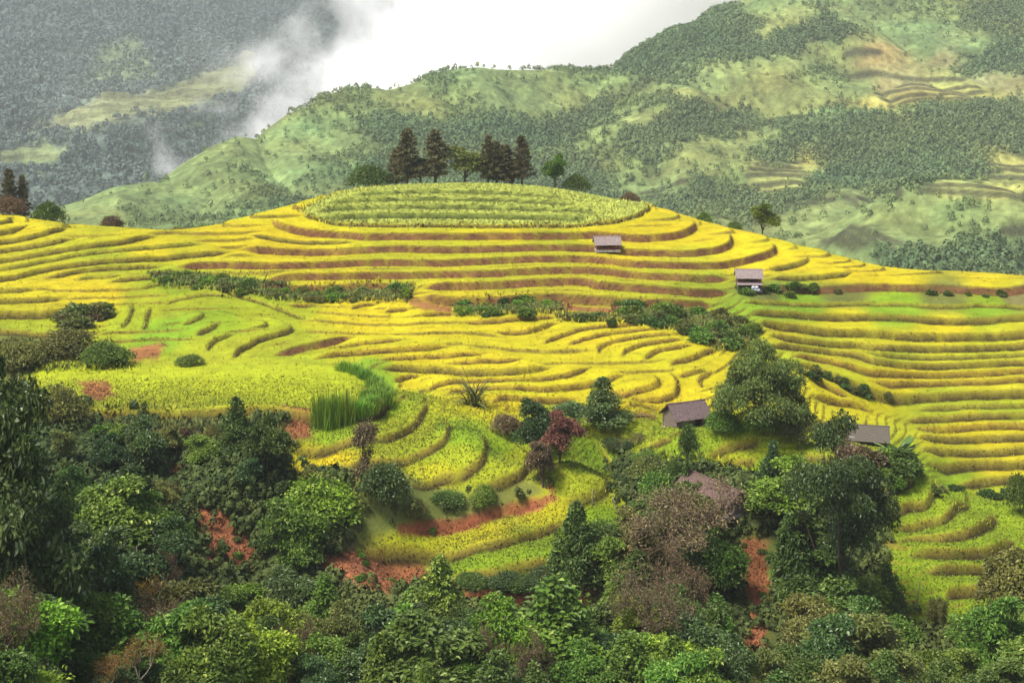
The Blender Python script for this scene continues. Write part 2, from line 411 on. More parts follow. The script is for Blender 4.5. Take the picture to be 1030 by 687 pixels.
# basin
C_(.75,3,'b',310,362,341,355,402,353,461,348)
C_(.45,3,'b',329,348.5,371,345.5,414,341.5)
C_(.6,3,'b',371,363,422,359,473,358,498,355)
C_(1.0,3,'d',375,371,400,370,430,371,455,373,470,375,510,375,551,371,557,367)
C_(.6,3,'b',440,367,483,365,510,364,532,360)
C_(.5,3,'b',393,385,406,378,426,374)
C_(.6,3,'b',426,395,439,387,463,382,500,381,541,381.5,577,376.5,598,367)
C_(.7,3,'b',441,397,459,391,480,389,500,388.5,541,391,582,387,614,380.5,635,373.5)
C_(.7,3,'b',491,406,503,399,515,398,551,400,588,397)
C_(.8,3,'b',600,390,620,394,632,396,659,389,661,384,655,376)
C_(.8,3,'b',624,396,639,399,649,402,673,398,681,392,679,381,671,373)
C_(.6,3,'b',624,405,663,405)
C_(.6,3,'b',626,411,663,411)
C_(.6,3,'b',632,419,663,418)
C_(.45,3,'b',289,305,322,306)
C_(.45,3,'b',350,311,363,306,383,305)
C_(.5,3,'b',385,313,414,310)
C_(.5,3,'b',418,317,443,314,461,314)
C_(.7,3,'b',456,323,492,323,533,320,569,319)
C_(.7,3,'b',490,333.5,506,334.5,532,333.5,553,326,569,323)
C_(.55,3,'b',543,348,561,339,592,330.5,622,328.5,655,328.5)
C_(.55,3,'b',572,350,577.5,344,606,336.5,639,332.5,673,333.5)
C_(.55,3,'b',602,358,604,349,622,342,653,338,687,338)
C_(.6,3,'b',623,361,632.5,351,653,345,696,342)
C_(.6,3,'b',647,366,653,357,667,350,704,347)
C_(.65,3,'b',672,372,679,365,696,359,710,354,725,350)
C_(.5,3,'b',679,378.5,696,375.5,712,372)
C_(.5,3,'b',706,390,703,380,718,372)
# right slope
C_(1.1,4,'s',760,290,800,291,850,290,900,290,960,292,1000,294,1030,292)
C_(.6,4,'k',740,305,780,307,850,306,900,307,960,309,1030,309)
C_(1.1,4,'d',748,316.5,802,317.5,867,319,934,322.5,1030,321.5)
C_(1.3,3.5,'d',755,325,802,330,867,335,912,340,967,340,1030,338)
C_(1.1,3,'d',769,339,802,342,857,345,885,350.5,934,351.5,1030,346)
C_(.7,3,'k',862,351,885,359,923,360.5,979,359,1030,353)
C_(1.0,3,'d',769,348,814,350,843,353,873,361,889,367,956,368,1001,366,1030,364)
C_(.9,3,'b',790,356,822,360,847,366,873,374,885,376,934,377,1001,375,1030,374)
C_(.8,3,'b',870,380,896,384.5,923,384.5,979,383,1030,382)
C_(1.3,3,'d',794,365,814,369,843,382,873,392,910,398,960,398,1030,396)
C_(.9,3,'b',810,378,832,388,857,400)
C_(.9,3,'b',812,398,843,401,873,410,883,414)
C_(.8,3,'k',915,409,963,407,1030,406)
C_(1.0,3,'d',902,419,942,421,963,419,1030,417)
C_(1.0,3,'b',915,430,963,430,1030,428)
C_(1.0,3,'d',915,440,942,443,983,442,1030,440)
C_(1.0,3,'d',922,452,942,454.5,1030,453)
C_(1.3,3,'d',926,466,963,468,989,466,1030,466)
C_(1.1,3,'d',955,481,967,484,993,481,1030,480)
C_(.8,3,'d',989,494,1003,493,1030,492)
# near right spur
C_(.8,3,'d',881,500,902,495,916,488,918,481)
C_(.9,3,'d',880,516,912,512,936,503.5,946,492)
C_(1.0,3,'d',890,530,928,526,952.5,520,969,509,973,500.5)
C_(1.1,3,'d',896,543,932,543,963,540,989,529,1003,513)
C_(1.1,3,'d',900,560,942,560,983,555.5,1003,548,1024,539)
C_(1.0,3,'d',920,580,928,575,942,573,973,569,1003,567,1020,566)
C_(1.1,3,'d',950,608,953,596,975,590,997,590,1015,592)
C_(.7,3,'d',707,457,732,452,754,448,770,441)
C_(.6,3,'d',726,467.5,742,464,764,461)
C_(.7,3,'d',800,458,830,464,856,474,872,486)
C_(.7,3,'d',790,470,820,478,845,490,858,500)
C_(.5,3,'d',650,450,662,447,679,442)
# flat field and the fan of terraces below it
C_(1.5,3,'d',42,415,60,416,120,418,200,417,290,416,330,424,370,418,388,408,392,398)
C_(.8,3,'d',285,448,300,450,340,449,385,441,405,434,420,422,427,410,428,402)
C_(.8,3,'d',288,469,305,470,345,471,400,464,420,458,440,449,450,437,450,428,446,418)
C_(.75,3,'d',400,484,440,483,465,477,482,466,488,453,486,441,478,429,465,419,450,412,438,409)
C_(.95,3,'d',470,491,495,489,515,482,527,473,532,463,526,452,511,441,496,431,484,422)
C_(.9,2.5,'r',395,537,440,531,470,524,500,513,530,506,550,501,558,492)
C_(.9,3,'d',350,553,400,557,440,557,480,553,510,546,540,535,560,527,578,517)
C_(.9,3,'d',440,581,455,580,480,579,510,574,540,566,565,559)
C_(.8,3,'r',440,598,480,600,520,600,570,594,590,590)
C_(.6,3,'k',603,434,603,446,608,456,614,468,625,482,640,505)
C_(.7,3,'k',560,503,585,502,606,494,607,484,598,477,580,473)

RC = {'s': ((.11,.06,.025), (.225,.105,.045)), 'd': ((.25,.215,.025), (.085,.062,.018)), 'k': ((.27,.27,.022), (.14,.125,.02)), 'b': ((.32,.24,.022), (.125,.075,.02)), 'g': ((.17,.21,.04), (.07,.09,.02)), 'r': ((.22,.08,.035), (.36,.11,.05))}  # soil banks take a dark upper tone, painting shade under the rice overhang
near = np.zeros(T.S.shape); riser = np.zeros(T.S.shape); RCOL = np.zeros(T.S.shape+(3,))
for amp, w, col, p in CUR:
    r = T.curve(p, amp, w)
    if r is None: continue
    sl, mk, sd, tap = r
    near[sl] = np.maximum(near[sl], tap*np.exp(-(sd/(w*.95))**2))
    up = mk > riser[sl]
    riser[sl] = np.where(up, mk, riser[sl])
    # the foot of a bank is painted dark as a shadow line, its upper part carries crop stubble and grass
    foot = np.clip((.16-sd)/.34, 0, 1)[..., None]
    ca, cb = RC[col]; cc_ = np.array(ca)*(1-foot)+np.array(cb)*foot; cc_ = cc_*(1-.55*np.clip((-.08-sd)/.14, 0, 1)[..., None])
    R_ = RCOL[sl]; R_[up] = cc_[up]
# low steps between the bigger banks, following the lie of the land
def soft_steps(step, msk, seed):
    q = (T.S+fbm(T.X/9, T.Y/9, 2, seed)*.10)/step; fr = q-np.floor(q); e = .07
    st = np.clip((fr-.5)/e*.5+.5, 0, 1); st = st*st*(3-2*st)
    T.Z[:] += step*(st-fr)*msk*.72
    return np.exp(-((fr-.49)/(e*.8))**2)*msk
U_, V_ = T.U, V0 = T.U, T.v_of(T.S)
skip = np.zeros(T.S.shape)
for g_ in [[(36,364),(345,362),(395,380),(395,420),(36,420)], [(300,214),(312,204),(400,176),(600,186),(660,208),(645,218),(578,230),(340,227)],
  [(0,420),(285,420),(285,480),(420,490),(480,495),(560,480),(590,470),(640,520),(660,460),(880,480),(880,640),(1030,640),(1030,760),(0,760)]]: skip = np.maximum(skip, inpoly(U_, V_, g_, 2))
msk = (1-np.clip(near*1.5, 0, 1))*(1-skip)*np.clip((285-T.Y)/10, 0, 1)
a_ = soft_steps(.5, msk*(T.S < -42.5), 3); b_ = soft_steps(.8, msk*(T.S >= -42.5), 4)
auto = np.maximum(a_, b_)
upd = auto > riser; RCOL[upd] = np.array((.18, .14, .022)); riser = np.maximum(riser, auto*.8)
V1 = T.v_of()
# crumbling banks, furrows and crop tops
T.Z += fbm(T.X/3, T.Y/3, 3, 21)*.07+fbm(T.X/.7, T.Y/.7, 2, 31)*.03*(1-riser)+riser*fbm(T.X/.9, T.Y/.9, 2, 41)*.18
COLS = {'Y': (.43,.375,.010), 'y': (.34,.335,.012), 'o': (.25,.295,.013), 'l': (.17,.26,.011), 'B': (.17,.28,.014), 'G': (.12,.14,.03), 'D': (.07,.09,.02), 'E': (.16,.14,.05)}
A = [(0,230,'Y'),(80,240,'y'),(40,260,'y'),(150,245,'Y'),(100,262,'o'),(230,240,'Y'),(200,258,'y'),(280,215,'Y'),(330,229,'Y'),(500,232,'Y'),(600,232,'Y'),(680,215,'Y'),(660,225,'Y'),(730,238,'Y'),(800,255,'Y'),(650,245,'Y'),(400,244,'y'),(550,244,'y'),(300,258,'Y'),(500,256,'y'),(400,270,'y'),(560,268,'y'),(620,258,'Y'),(350,283,'Y'),(500,280,'y'),(620,283,'y'),(680,270,'y'),(700,285,'o'),(760,262,'Y'),(850,275,'Y'),(900,280,'Y'),(1000,284,'Y'),(460,293,'Y'),(600,292,'y'),
(770,300,'G'),(850,296,'G'),(950,298,'G'),(1020,300,'E'),(760,308,'B'),(800,302,'B'),(900,303,'B'),(1000,305,'l'),(800,312,'B'),(900,314,'B'),(1000,315,'B'),(850,323,'Y'),(950,330,'Y'),(1020,330,'y'),(800,334,'y'),(900,344,'y'),(1000,344,'y'),(820,346,'o'),(900,357,'o'),(1000,357,'y'),(850,356,'y'),(950,372,'y'),(1010,370,'y'),(900,380,'Y'),(1000,390,'y'),(850,376,'y'),(840,392,'Y'),(950,403,'o'),(1000,412,'o'),(950,413,'o'),(980,424,'Y'),(980,434,'Y'),(1000,446,'Y'),(980,458,'y'),(960,474,'l'),(1010,472,'Y'),(1000,486,'o'),(850,405,'Y'),(830,398,'Y'),
(0,285,'Y'),(60,288,'Y'),(30,298,'Y'),(30,308,'y'),(100,300,'Y'),(30,325,'o'),(90,325,'y'),(120,330,'o'),(150,300,'o'),(200,300,'o'),(180,285,'l'),(250,310,'o'),(220,320,'l'),(200,350,'o'),(150,312,'o'),(280,330,'o'),(250,355,'o'),(300,340,'o'),(165,333,'B'),(170,328,'B'),(160,340,'B'),(320,325,'y'),(300,315,'o'),(340,320,'Y'),(370,330,'Y'),(420,330,'Y'),(500,315,'Y'),(450,345,'Y'),(380,350,'Y'),(350,358,'y'),(420,365,'Y'),(500,350,'Y'),(560,345,'Y'),(600,365,'Y'),(650,360,'Y'),(700,365,'Y'),(640,340,'Y'),(550,385,'Y'),(450,380,'Y'),(480,400,'Y'),(520,410,'Y'),(600,405,'Y'),(660,405,'Y'),(700,395,'Y'),(410,385,'Y'),(440,403,'y'),
(60,380,'o'),(150,375,'o'),(250,378,'o'),(330,375,'o'),(100,400,'o'),(200,400,'o'),(300,400,'o'),(200,388,'y'),(350,390,'o'),(390,385,'B'),(385,410,'l'),(370,368,'B'),
(420,400,'o'),(340,440,'l'),(410,425,'o'),(300,460,'y'),(330,462,'Y'),(430,440,'o'),(430,455,'o'),(460,435,'l'),(465,460,'o'),(440,475,'y'),(500,450,'l'),(500,475,'o'),(490,485,'o'),(520,460,'o'),(560,430,'l'),(540,420,'o'),(590,450,'l'),(620,430,'o'),(560,490,'o'),(590,485,'o'),(620,500,'o'),(600,470,'l'),(540,505,'y'),(480,535,'y'),(420,545,'y'),(560,510,'y'),(620,520,'l'),(500,560,'l'),(540,550,'l'),(600,520,'l'),(480,568,'l'),
(700,440,'l'),(660,430,'o'),(640,432,'o'),(760,440,'o'),(740,458,'y'),(700,448,'l'),(820,450,'o'),(780,470,'l'),(850,460,'o'),(900,480,'l'),(880,485,'l'),(930,495,'l'),(960,510,'l'),(920,520,'l'),(1000,520,'l'),(980,540,'l'),(920,550,'l'),(1010,560,'l'),(950,580,'l'),(900,580,'B'),(890,570,'B'),(910,600,'B'),(980,580,'l'),(980,610,'l'),(940,620,'l'),(940,640,'o'),(1000,630,'G'),
(100,430,'G'),(200,430,'G'),(280,435,'G'),(100,460,'E'),(200,460,'G'),(260,470,'G'),(300,490,'G'),(200,500,'E'),(330,480,'G'),(420,495,'G'),(440,510,'G'),(500,500,'G'),(530,495,'G'),(380,520,'G'),(470,515,'G'),(300,530,'G'),(250,550,'E'),(350,570,'E'),(500,610,'G'),(420,600,'E'),(560,600,'G'),(100,550,'D'),(0,500,'D'),(100,650,'D'),(300,650,'D'),(500,660,'D'),(700,600,'D'),(800,650,'D'),(640,560,'D'),(760,540,'G'),(850,620,'D'),(950,670,'D'),(0,400,'D'),(1030,620,'G'),(20,360,'D'),(20,345,'G')]
C = anchors(T.U, V1, A, COLS)
# the tint of ripening differs from plot to plot and in patches
pn = fbm(T.X/14, T.Y/9, 3, 51); pn2 = fbm(T.X/4, T.Y/2.5, 3, 61)
C *= (1+.16*pn+.10*pn2)[..., None]
C[..., 0] *= 1+.12*fbm(T.X/10, T.Y/6, 2, 71)
P_ = inpoly
veg = np.zeros(T.S.shape)
def zone(poly, col, k=1.0, soft=1.5, isveg=None):
    global veg
    m_ = P_(T.U, V0, poly, soft)
    blend(C, m_, col, k)
    if isveg is not None: veg = veg*(1-m_)+isveg*m_
mound = [(302,214),(312,206),(340,196),(400,180),(520,178),(600,192),(655,208),(645,216),(612,225),(578,228),(476,228),(400,228),(340,225),(315,221)]
zone(mound, (.42,.48,.085), 1, 1.2, .45)
green_strips = [[(150,276),(200,276),(260,284),(300,292),(415,288),(410,302),(330,303),(250,297),(190,288),(160,285)],
 [(455,305),(500,303),(560,300),(572,306),(570,314),(500,318),(460,316)], [(618,306),(690,310),(740,320),(760,330),(755,345),(722,352),(690,335),(640,325),(618,316)], [(560,318),(600,317),(660,322),(680,328),(600,324),(565,323)]]
zone([(38,371),(200,367),(330,367),(352,374),(366,384),(368,394),(360,404),(330,414),(290,414),(200,415),(90,414),(40,409)], (.31,.36,.013), .9, 1.0, 0)
zone([(600,427),(720,429),(790,434),(840,444),(900,466),(960,496),(1030,518),(1030,600),(960,640),(900,600),(870,560),(880,500),(860,470),(760,470),(700,450),(640,440)], (.22,.30,.012), .55, 1.5, 0)
for g in green_strips: zone(g, (.12,.16,.035), .95, 1.5, 1)
zone([(408,299),(455,303),(455,317),(412,308)], (.25,.10,.045), .9)
zone([(566,303),(620,305),(640,316),(566,312)], (.25,.10,.045), .9)
redpatch = [[(131,352),(160,345),(168,350),(160,361),(135,364)], [(80,385),(108,382),(116,398),(104,404),(86,402)],
 [(158,475),(190,460),(196,470),(180,490),(160,492)], [(186,514),(214,507),(250,538),(272,566),(254,586),(210,562)], [(225,505),(245,503),(248,525),(232,520)],
 [(300,560),(360,553),(430,563),(432,598),(400,598),(360,585),(310,575)], [(455,592),(520,594),(580,588),(600,592),(590,606),(520,606),(470,606)], [(400,532),(460,525),(480,522),(480,528),(430,538),(400,540)],
 [(515,510),(545,502),(557,493),(560,500),(545,510),(520,516)],[(545,480),(558,482),(558,496),(546,490)], [(748,542),(770,542),(775,600),(768,655),(748,658),(752,600)], [(285,415),(312,415),(312,438),(290,440)],
 [(918,648),(940,645),(945,665),(925,665)], [(670,480),(680,490),(672,500)]]
for g in redpatch: zone(g, (.26,.095,.04), .92, 2.0, 0)
rmask = np.clip(sum(P_(T.U, V0, g, 2) for g in redpatch), 0, 1)
C *= (1+rmask*(.45*fbm(T.X/1.3, T.Y/1.3, 4, 123)+.3*fbm(T.X/.35, T.Y/.5, 2, 124)))[..., None]
for g in [[(0,345),(110,345),(130,368),(40,372),(0,380)], [(40,405),(85,405),(90,417),(240,420),(290,418),(290,445),(280,480),(350,480),(410,490),(470,495),(540,480),(560,500),(400,536),(300,560),(330,585),(440,600),(600,608),(640,530),(620,470),(660,455),(760,470),(870,470),(880,560),(910,640),(1030,640),(1030,700),(0,700),(0,400)]]:
    m_ = P_(T.U, V0, g, 2); veg = np.maximum(veg, m_*.8)
for g in redpatch+[[(350,540),(395,540),(480,525),(560,503),(600,500),(640,510),(640,520),(580,540),(560,562),(500,578),(440,580),(350,556)], [(285,428),(370,420),(420,400),(470,420),(530,450),(535,470),(480,492),(410,484),(285,470)]]:
    veg *= 1-P_(T.U, V0, g, 1.2)
# banks
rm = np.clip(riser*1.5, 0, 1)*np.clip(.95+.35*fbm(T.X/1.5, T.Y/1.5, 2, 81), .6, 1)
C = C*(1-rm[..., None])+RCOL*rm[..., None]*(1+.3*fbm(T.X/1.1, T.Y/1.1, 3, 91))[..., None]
wild = fbm(T.X/2.5, T.Y/1.8, 3, 95)
C *= (1+veg*.35*wild)[..., None]
C = np.clip(C, .004, .9)
nr, nc = T.Z.shape
Vt = np.stack([T.X, T.Y, T.Z], -1).reshape(-1, 3)
g = mesh_np('ground', Vt, None, grid_faces(nr, nc), M['ground'], {'Col': C.reshape(-1, 3)}, True)
tag(g, 'terraced hillside with rice plots and brown earth banks', 'terrain', kind='structure')
V1 = T.v_of()

# ---- rice and grass blades standing on the ground (uncountable)
def blades(name, mask, n, h0, h1, w, jitter, lab, cat, colmul=1.0, seed=1, up=(1.0, .35)):
    r = np.random.default_rng(seed)
    cell = T.Y*np.gradient(ys)[:, None]
    p = (mask*cell).ravel(); p = p/p.sum()
    ids = r.choice(p.size, n, p=p)
    base = Vt[ids]+np.stack([r.normal(0, .12, n), r.normal(0, .12, n), np.full(n, -.05)], -1)
    cc = C.reshape(-1, 3)[ids]*(1+r.uniform(-jitter, jitter, (n, 1)))*colmul
    cc[:, 0] *= 1+r.uniform(-.12, .12, n)
    H = r.uniform(h0, h1, n); an = r.uniform(0, 2*np.pi, n)
    d = np.stack([np.cos(an), np.sin(an), np.zeros(n)], -1); W = (w*r.uniform(.6, 1.4, n))[:, None]
    ln = r.normal(0, up[1], (n, 3)); ln[:, 2] = up[0]; ln /= np.linalg.norm(ln, axis=1)[:, None]
    tip = base+ln*H[:, None]
    mid = base+ln*H[:, None]*.6
    V = np.stack([base-d*W*.35, base+d*W*.35, mid+d*W*.5, tip, mid-d*W*.5], 1).reshape(-1, 3)
    i = np.arange(n)*5
    tr = np.concatenate([np.stack([i, i+1, i+2], -1), np.stack([i, i+2, i+4], -1), np.stack([i+4, i+2, i+3], -1)])
    o = mesh_np(name, V, tr, None, M['blade'], {'Col': np.clip(np.repeat(cc, 5, 0), .003, .9)})
    return tag(o, lab, cat, kind='stuff')
vis = ((T.U > -60) & (T.U < 1090) & (T.Y > 118) & (T.Y < 292)).astype(float)
rice = vis*(1-np.clip(riser*2.0, 0, 1))*(1-np.clip(veg*1.5, 0, 1))
blades('rice', rice*np.clip((182-T.Y)/14, .04, 1), 170000, .12, .26, .15, .07, 'ripening yellow and green rice standing in the terraces', 'rice', 1.08, up=(1.0, .2))
blades('bank_grass', vis*np.clip(riser, 0, 1)*(1-veg), 60000, .15, .4, .12, .3, 'short dry grass on the earth banks between the plots', 'grass', 1.15, 2)
rough = vis*np.clip(veg, 0, 1); mnd = inpoly(T.U, V0, mound, 1.5)*vis
blades('mound_grass', mnd, 42000, .15, .5, .2, .22, 'short weedy crop on the round top of the hill', 'grass', 1.2, 8)
rough = rough*(1-mnd)
blades('wild_grass', rough*(T.Y > 155), 50000, .35, .95, .26, .35, 'long wild green grass on the mound and the uncut strips', 'grass', 1.1, 3)
print('main terrain done')
# ------------------------------------------------------------------ middle hills
mp = [(70,226,800),(-150,230,780),(0,232,790),(110,198,850),(150,178,880),(200,158,940),(240,135,990),(300,110,1040),(350,98,1080),(400,92,1100),(440,80,1110),(480,72,1120),(520,72,1130),(560,70,1140),(600,68,1160),(640,52,1190),(680,30,1220),(700,22,1240),(740,5,1270),(770,-10,1290),(850,-40,1370),(1030,-60,1420),(1180,-60,1420),
(450,130,1010),(450,190,880),(300,150,970),(300,200,850),(200,190,860),(200,225,780),(600,120,1050),(600,180,920),(560,150,985),(530,125,1020),(680,150,960),(740,125,1050),(700,92,1060),(640,100,1090),(780,65,1110),(850,45,1150),(850,75,1130),(880,90,1090),(960,95,1060),(900,60,1140),(1000,40,1180),(900,10,1260),(1030,0,1300),(1180,0,1300),(780,20,1210),(800,120,1000),(880,140,960),(960,140,950),(1030,140,950),(1180,140,950),(800,180,890),(880,180,880),(1020,175,880),(760,140,980),(700,180,900),(640,200,870),(750,215,820),(780,235,780),(700,235,780),(550,235,770),(400,235,770),(860,195,850),
(815,252,650),(850,234,655),(880,215,660),(920,196,670),(980,190,670),(1030,189,670),(1180,185,680),(850,258,610),(880,265,600),(930,230,630),(950,262,585),(1030,230,630),(1030,272,575),(980,215,650),(900,240,625)]
mh = [(870,740,-116),(930,750,-118),(1030,760,-116),(800,720,-122)]
for u, v, y in [(0,232,790),(110,198,850),(200,158,940),(300,110,1040),(400,92,1100),(520,72,1130),(600,68,1160),(700,22,1240),(770,-10,1290),(850,-40,1370),(1030,-60,1420)]:
    z = -(v-HV)*y/F; mh += [(u, y+80, z-22), (u, y+260, z-120)]
mh += [(u, y, z) for u in (-100, 200, 515, 800, 1100) for y, z in ((400, -165), (500, -160), (600, -150), (1750, -330))]
us2 = np.arange(-150, 1181, 1.6)
ys2 = np.concatenate([np.arange(400, 560, 8), np.arange(560, 1300, 1.6), np.arange(1300, 1460, 3), np.arange(1460, 1760, 15)])
T2 = Terrain(us2, ys2, mp, mh, 14.0)
Vp = T2.v_of(T2.S)
T2.am = 1.4; T2.Z += -(1-np.abs(fbm(T2.X/95+T2.Y/300, T2.Y/240, 3, 17))*2)**2*9+4+fbm(T2.X/110, T2.Y/110, 4, 7)*9+fbm(T2.X/22, T2.Y/22, 4, 8)*2.2
def C2(amp, w, *p): return T2.curve([(p[i], p[i+1]) for i in range(0, len(p), 2)], amp*1.2, w, .8, 1.5)
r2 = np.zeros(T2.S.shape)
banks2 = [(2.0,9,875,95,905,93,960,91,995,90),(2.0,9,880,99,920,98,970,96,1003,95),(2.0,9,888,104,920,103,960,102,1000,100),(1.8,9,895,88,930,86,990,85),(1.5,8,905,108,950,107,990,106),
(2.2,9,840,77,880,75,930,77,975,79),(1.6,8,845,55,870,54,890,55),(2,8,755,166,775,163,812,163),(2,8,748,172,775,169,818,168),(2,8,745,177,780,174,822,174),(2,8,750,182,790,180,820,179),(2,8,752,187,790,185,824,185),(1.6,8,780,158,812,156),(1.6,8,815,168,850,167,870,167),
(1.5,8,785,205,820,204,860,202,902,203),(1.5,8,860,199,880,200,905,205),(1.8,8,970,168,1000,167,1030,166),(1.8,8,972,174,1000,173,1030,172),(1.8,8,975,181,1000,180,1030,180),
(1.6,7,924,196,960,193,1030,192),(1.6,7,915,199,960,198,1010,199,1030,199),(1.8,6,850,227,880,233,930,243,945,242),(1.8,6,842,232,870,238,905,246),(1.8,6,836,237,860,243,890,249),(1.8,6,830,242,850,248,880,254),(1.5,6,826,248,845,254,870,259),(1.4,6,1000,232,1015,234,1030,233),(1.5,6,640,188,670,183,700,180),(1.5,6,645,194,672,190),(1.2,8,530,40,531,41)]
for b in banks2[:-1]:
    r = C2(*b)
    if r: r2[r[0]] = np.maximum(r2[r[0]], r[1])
COL2 = {'F': (.095,.15,.060), 'S': (.13,.185,.06), 'G': (.155,.205,.068), 'T': (.21,.20,.08), 'Y': (.30,.31,.085)}
FP = {'F': 1.0, 'S': .22, 'G': .03, 'T': .005, 'Y': 0}
A2 = [(90,215,'G'),(130,200,'G'),(110,225,'G'),(170,195,'G'),(200,170,'G'),(180,215,'S'),(160,225,'S'),(230,195,'G'),(250,150,'G'),(280,130,'G'),(240,215,'S'),(300,170,'G'),(300,210,'F'),(260,185,'S'),(330,130,'S'),(270,160,'G'),(330,150,'G'),(350,190,'S'),(310,150,'G'),(350,105,'S'),(400,100,'G'),(380,130,'F'),(380,180,'F'),(340,165,'S'),(450,95,'S'),(450,140,'F'),(450,190,'F'),(520,80,'G'),(540,95,'G'),(500,85,'G'),(520,130,'F'),(560,180,'F'),(600,75,'S'),(600,110,'F'),(600,200,'F'),(660,60,'F'),(700,40,'F'),(740,25,'F'),(760,45,'F'),(640,110,'S'),(590,140,'S'),(570,130,'F'),(640,150,'F'),(700,120,'F'),(740,125,'F'),(680,140,'F'),(660,190,'S'),(690,200,'F'),(620,160,'S'),(630,125,'G'),(690,85,'G'),(740,85,'G'),(720,92,'G'),(790,65,'G'),(840,50,'G'),(760,75,'G'),(780,20,'G'),(800,40,'F'),(830,35,'F'),(760,5,'G'),(850,20,'G'),(900,30,'G'),(960,10,'S'),(1000,15,'F'),(860,90,'G'),(830,80,'S'),(820,95,'G'),(780,110,'G'),(760,140,'G'),(730,150,'G'),(745,155,'G'),(710,165,'G'),(850,110,'S'),(880,60,'T'),(930,45,'G'),(950,55,'T'),(980,50,'G'),(1010,60,'F'),(990,68,'F'),(900,85,'T'),(870,110,'Y'),(895,100,'Y'),(950,90,'Y'),(980,95,'Y'),(1000,80,'T'),(850,125,'F'),(870,140,'F'),(900,150,'F'),(940,125,'F'),(1000,120,'F'),(920,180,'F'),(900,170,'F'),(960,145,'F'),(1010,150,'F'),(800,135,'F'),(775,150,'F'),(740,170,'S'),(700,185,'F'),(680,205,'F'),(700,215,'S'),(750,205,'F'),(740,220,'G'),(790,175,'Y'),(805,163,'Y'),(830,180,'F'),(850,170,'F'),(850,190,'G'),(800,200,'F'),(780,225,'G'),(820,210,'G'),(860,215,'G'),(1000,172,'Y'),(970,178,'F'),(640,190,'G'),(670,180,'G'),
(850,240,'G'),(870,232,'G'),(885,218,'G'),(930,205,'G'),(1000,195,'Y'),(950,194,'Y'),(1010,210,'G'),(960,220,'S'),(980,215,'S'),(970,250,'F'),(900,255,'F'),(930,258,'F'),(1020,260,'F'),(855,255,'G'),(900,240,'G'),(940,235,'G'),(1020,228,'G'),(1015,243,'F')]
Un = T2.U+fbm(T2.X/45, T2.Y/45, 4, 31)*30; Vn = Vp+fbm(T2.X/45, T2.Y/45, 4, 32)*13
C2c = anchors(Un, Vn, A2, COL2, p=4.5); Fp = anchors(Un, Vn, A2, {k: (v,)*3 for k, v in FP.items()}, p=5)[..., 0]
C2c *= (1+.30*fbm(T2.X/30, T2.Y/30, 4, 33)+.35*fbm(T2.X/6, T2.Y/9, 3, 34))[..., None]
C2c *= (1+.35*fbm(T2.X/2.6, T2.Y/5, 2, 38))[..., None]
g_ = np.clip(fbm(T2.X/70, T2.Y/50, 4, 35)*1.6, -1, 1); C2c[..., 0] *= 1+.18*g_; C2c[..., 2] *= 1-.1*g_
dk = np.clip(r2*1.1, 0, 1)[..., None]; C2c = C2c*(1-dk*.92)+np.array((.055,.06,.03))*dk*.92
V2 = np.stack([T2.X, T2.Y, T2.Z], -1).reshape(-1, 3)
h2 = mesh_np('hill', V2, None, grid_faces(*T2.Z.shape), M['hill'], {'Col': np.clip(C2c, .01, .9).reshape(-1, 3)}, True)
tag(h2, 'green hills with scrub and small terraces across the valley', 'hill', kind='structure')

# ------------------------------------------------------------------ far mountain
fp = [(-150,175,1650),(0,172,1660),(70,222,1480),(-150,225,1450),(0,225,1450),(0,140,1800),(0,60,2300),(0,0,2700),(100,100,2000),(60,125,1850),(200,68,2100),(150,85,2030),(230,66,2130),(250,110,1950),(150,150,1720),(100,165,1650),(250,140,1850),(100,185,1560),(200,20,2500),(230,50,2350),(300,60,2350),(350,10,2700),(100,40,2350),(120,70,2200),(100,-60,3200),(0,-80,3300),(-150,-80,3300),(400,80,2500),(350,100,2300),(440,30,2900),(500,80,3000),(700,150,3100),(1030,200,3100),(400,-50,3250),(250,-80,3300)]
us3 = np.arange(-170, 1201, 2.0); ys3 = np.concatenate([np.arange(1420, 2400, 4), np.arange(2400, 3420, 7)])
T3 = Terrain(us3, ys3, fp, [(u, 3420, z) for u, z in ((-150, 150), (200, 130), (450, 0), (700, -300), (1030, -400))]+[(u, 1430, z) for u, z in ((300, -300), (600, -340), (1000, -340))], 40.0)
Vp3 = T3.v_of(T3.S)
ridge = 1-np.abs(fbm(T3.X/420, T3.Y/420, 4, 4))*2
T3.Z += ridge*34-15+fbm(T3.X/60, T3.Y/60, 4, 5)*12; T3.am = 1.25
def in_(poly, soft=2): return P_(T3.U, Vp3, poly, soft)
terr = in_([(28,140),(70,125),(105,110),(150,88),(205,67),(252,64),(262,78),(240,105),(215,118),(150,133),(95,138),(50,140)])
terr2 = np.maximum(in_([(0,158),(40,148),(75,148),(60,165),(30,178),(0,180)]), in_([(100,55),(140,52),(160,75),(110,85),(75,100),(95,75)])*.6)
C3 = np.zeros(T3.S.shape+(3,)); C3[:] = (.085,.125,.105)  # colour paled and blued, painting in some of the haze
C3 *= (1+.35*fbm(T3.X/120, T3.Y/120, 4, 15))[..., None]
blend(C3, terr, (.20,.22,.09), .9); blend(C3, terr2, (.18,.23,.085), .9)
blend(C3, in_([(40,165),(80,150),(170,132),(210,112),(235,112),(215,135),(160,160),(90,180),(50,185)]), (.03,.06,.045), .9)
r3 = np.zeros(T3.S.shape)
for k in range(9):
    a = k/8.0; y0 = 76+a*54
    p = [(120-70*a+30*(1-a), y0+14-4*a), (170-20*a, y0+4+3*a), (245-25*a, y0+1+4*a)]
    r = T3.curve(p, 5, 16, 3, 3.0)
    if r: r3[r[0]] = np.maximum(r3[r[0]], r[1])
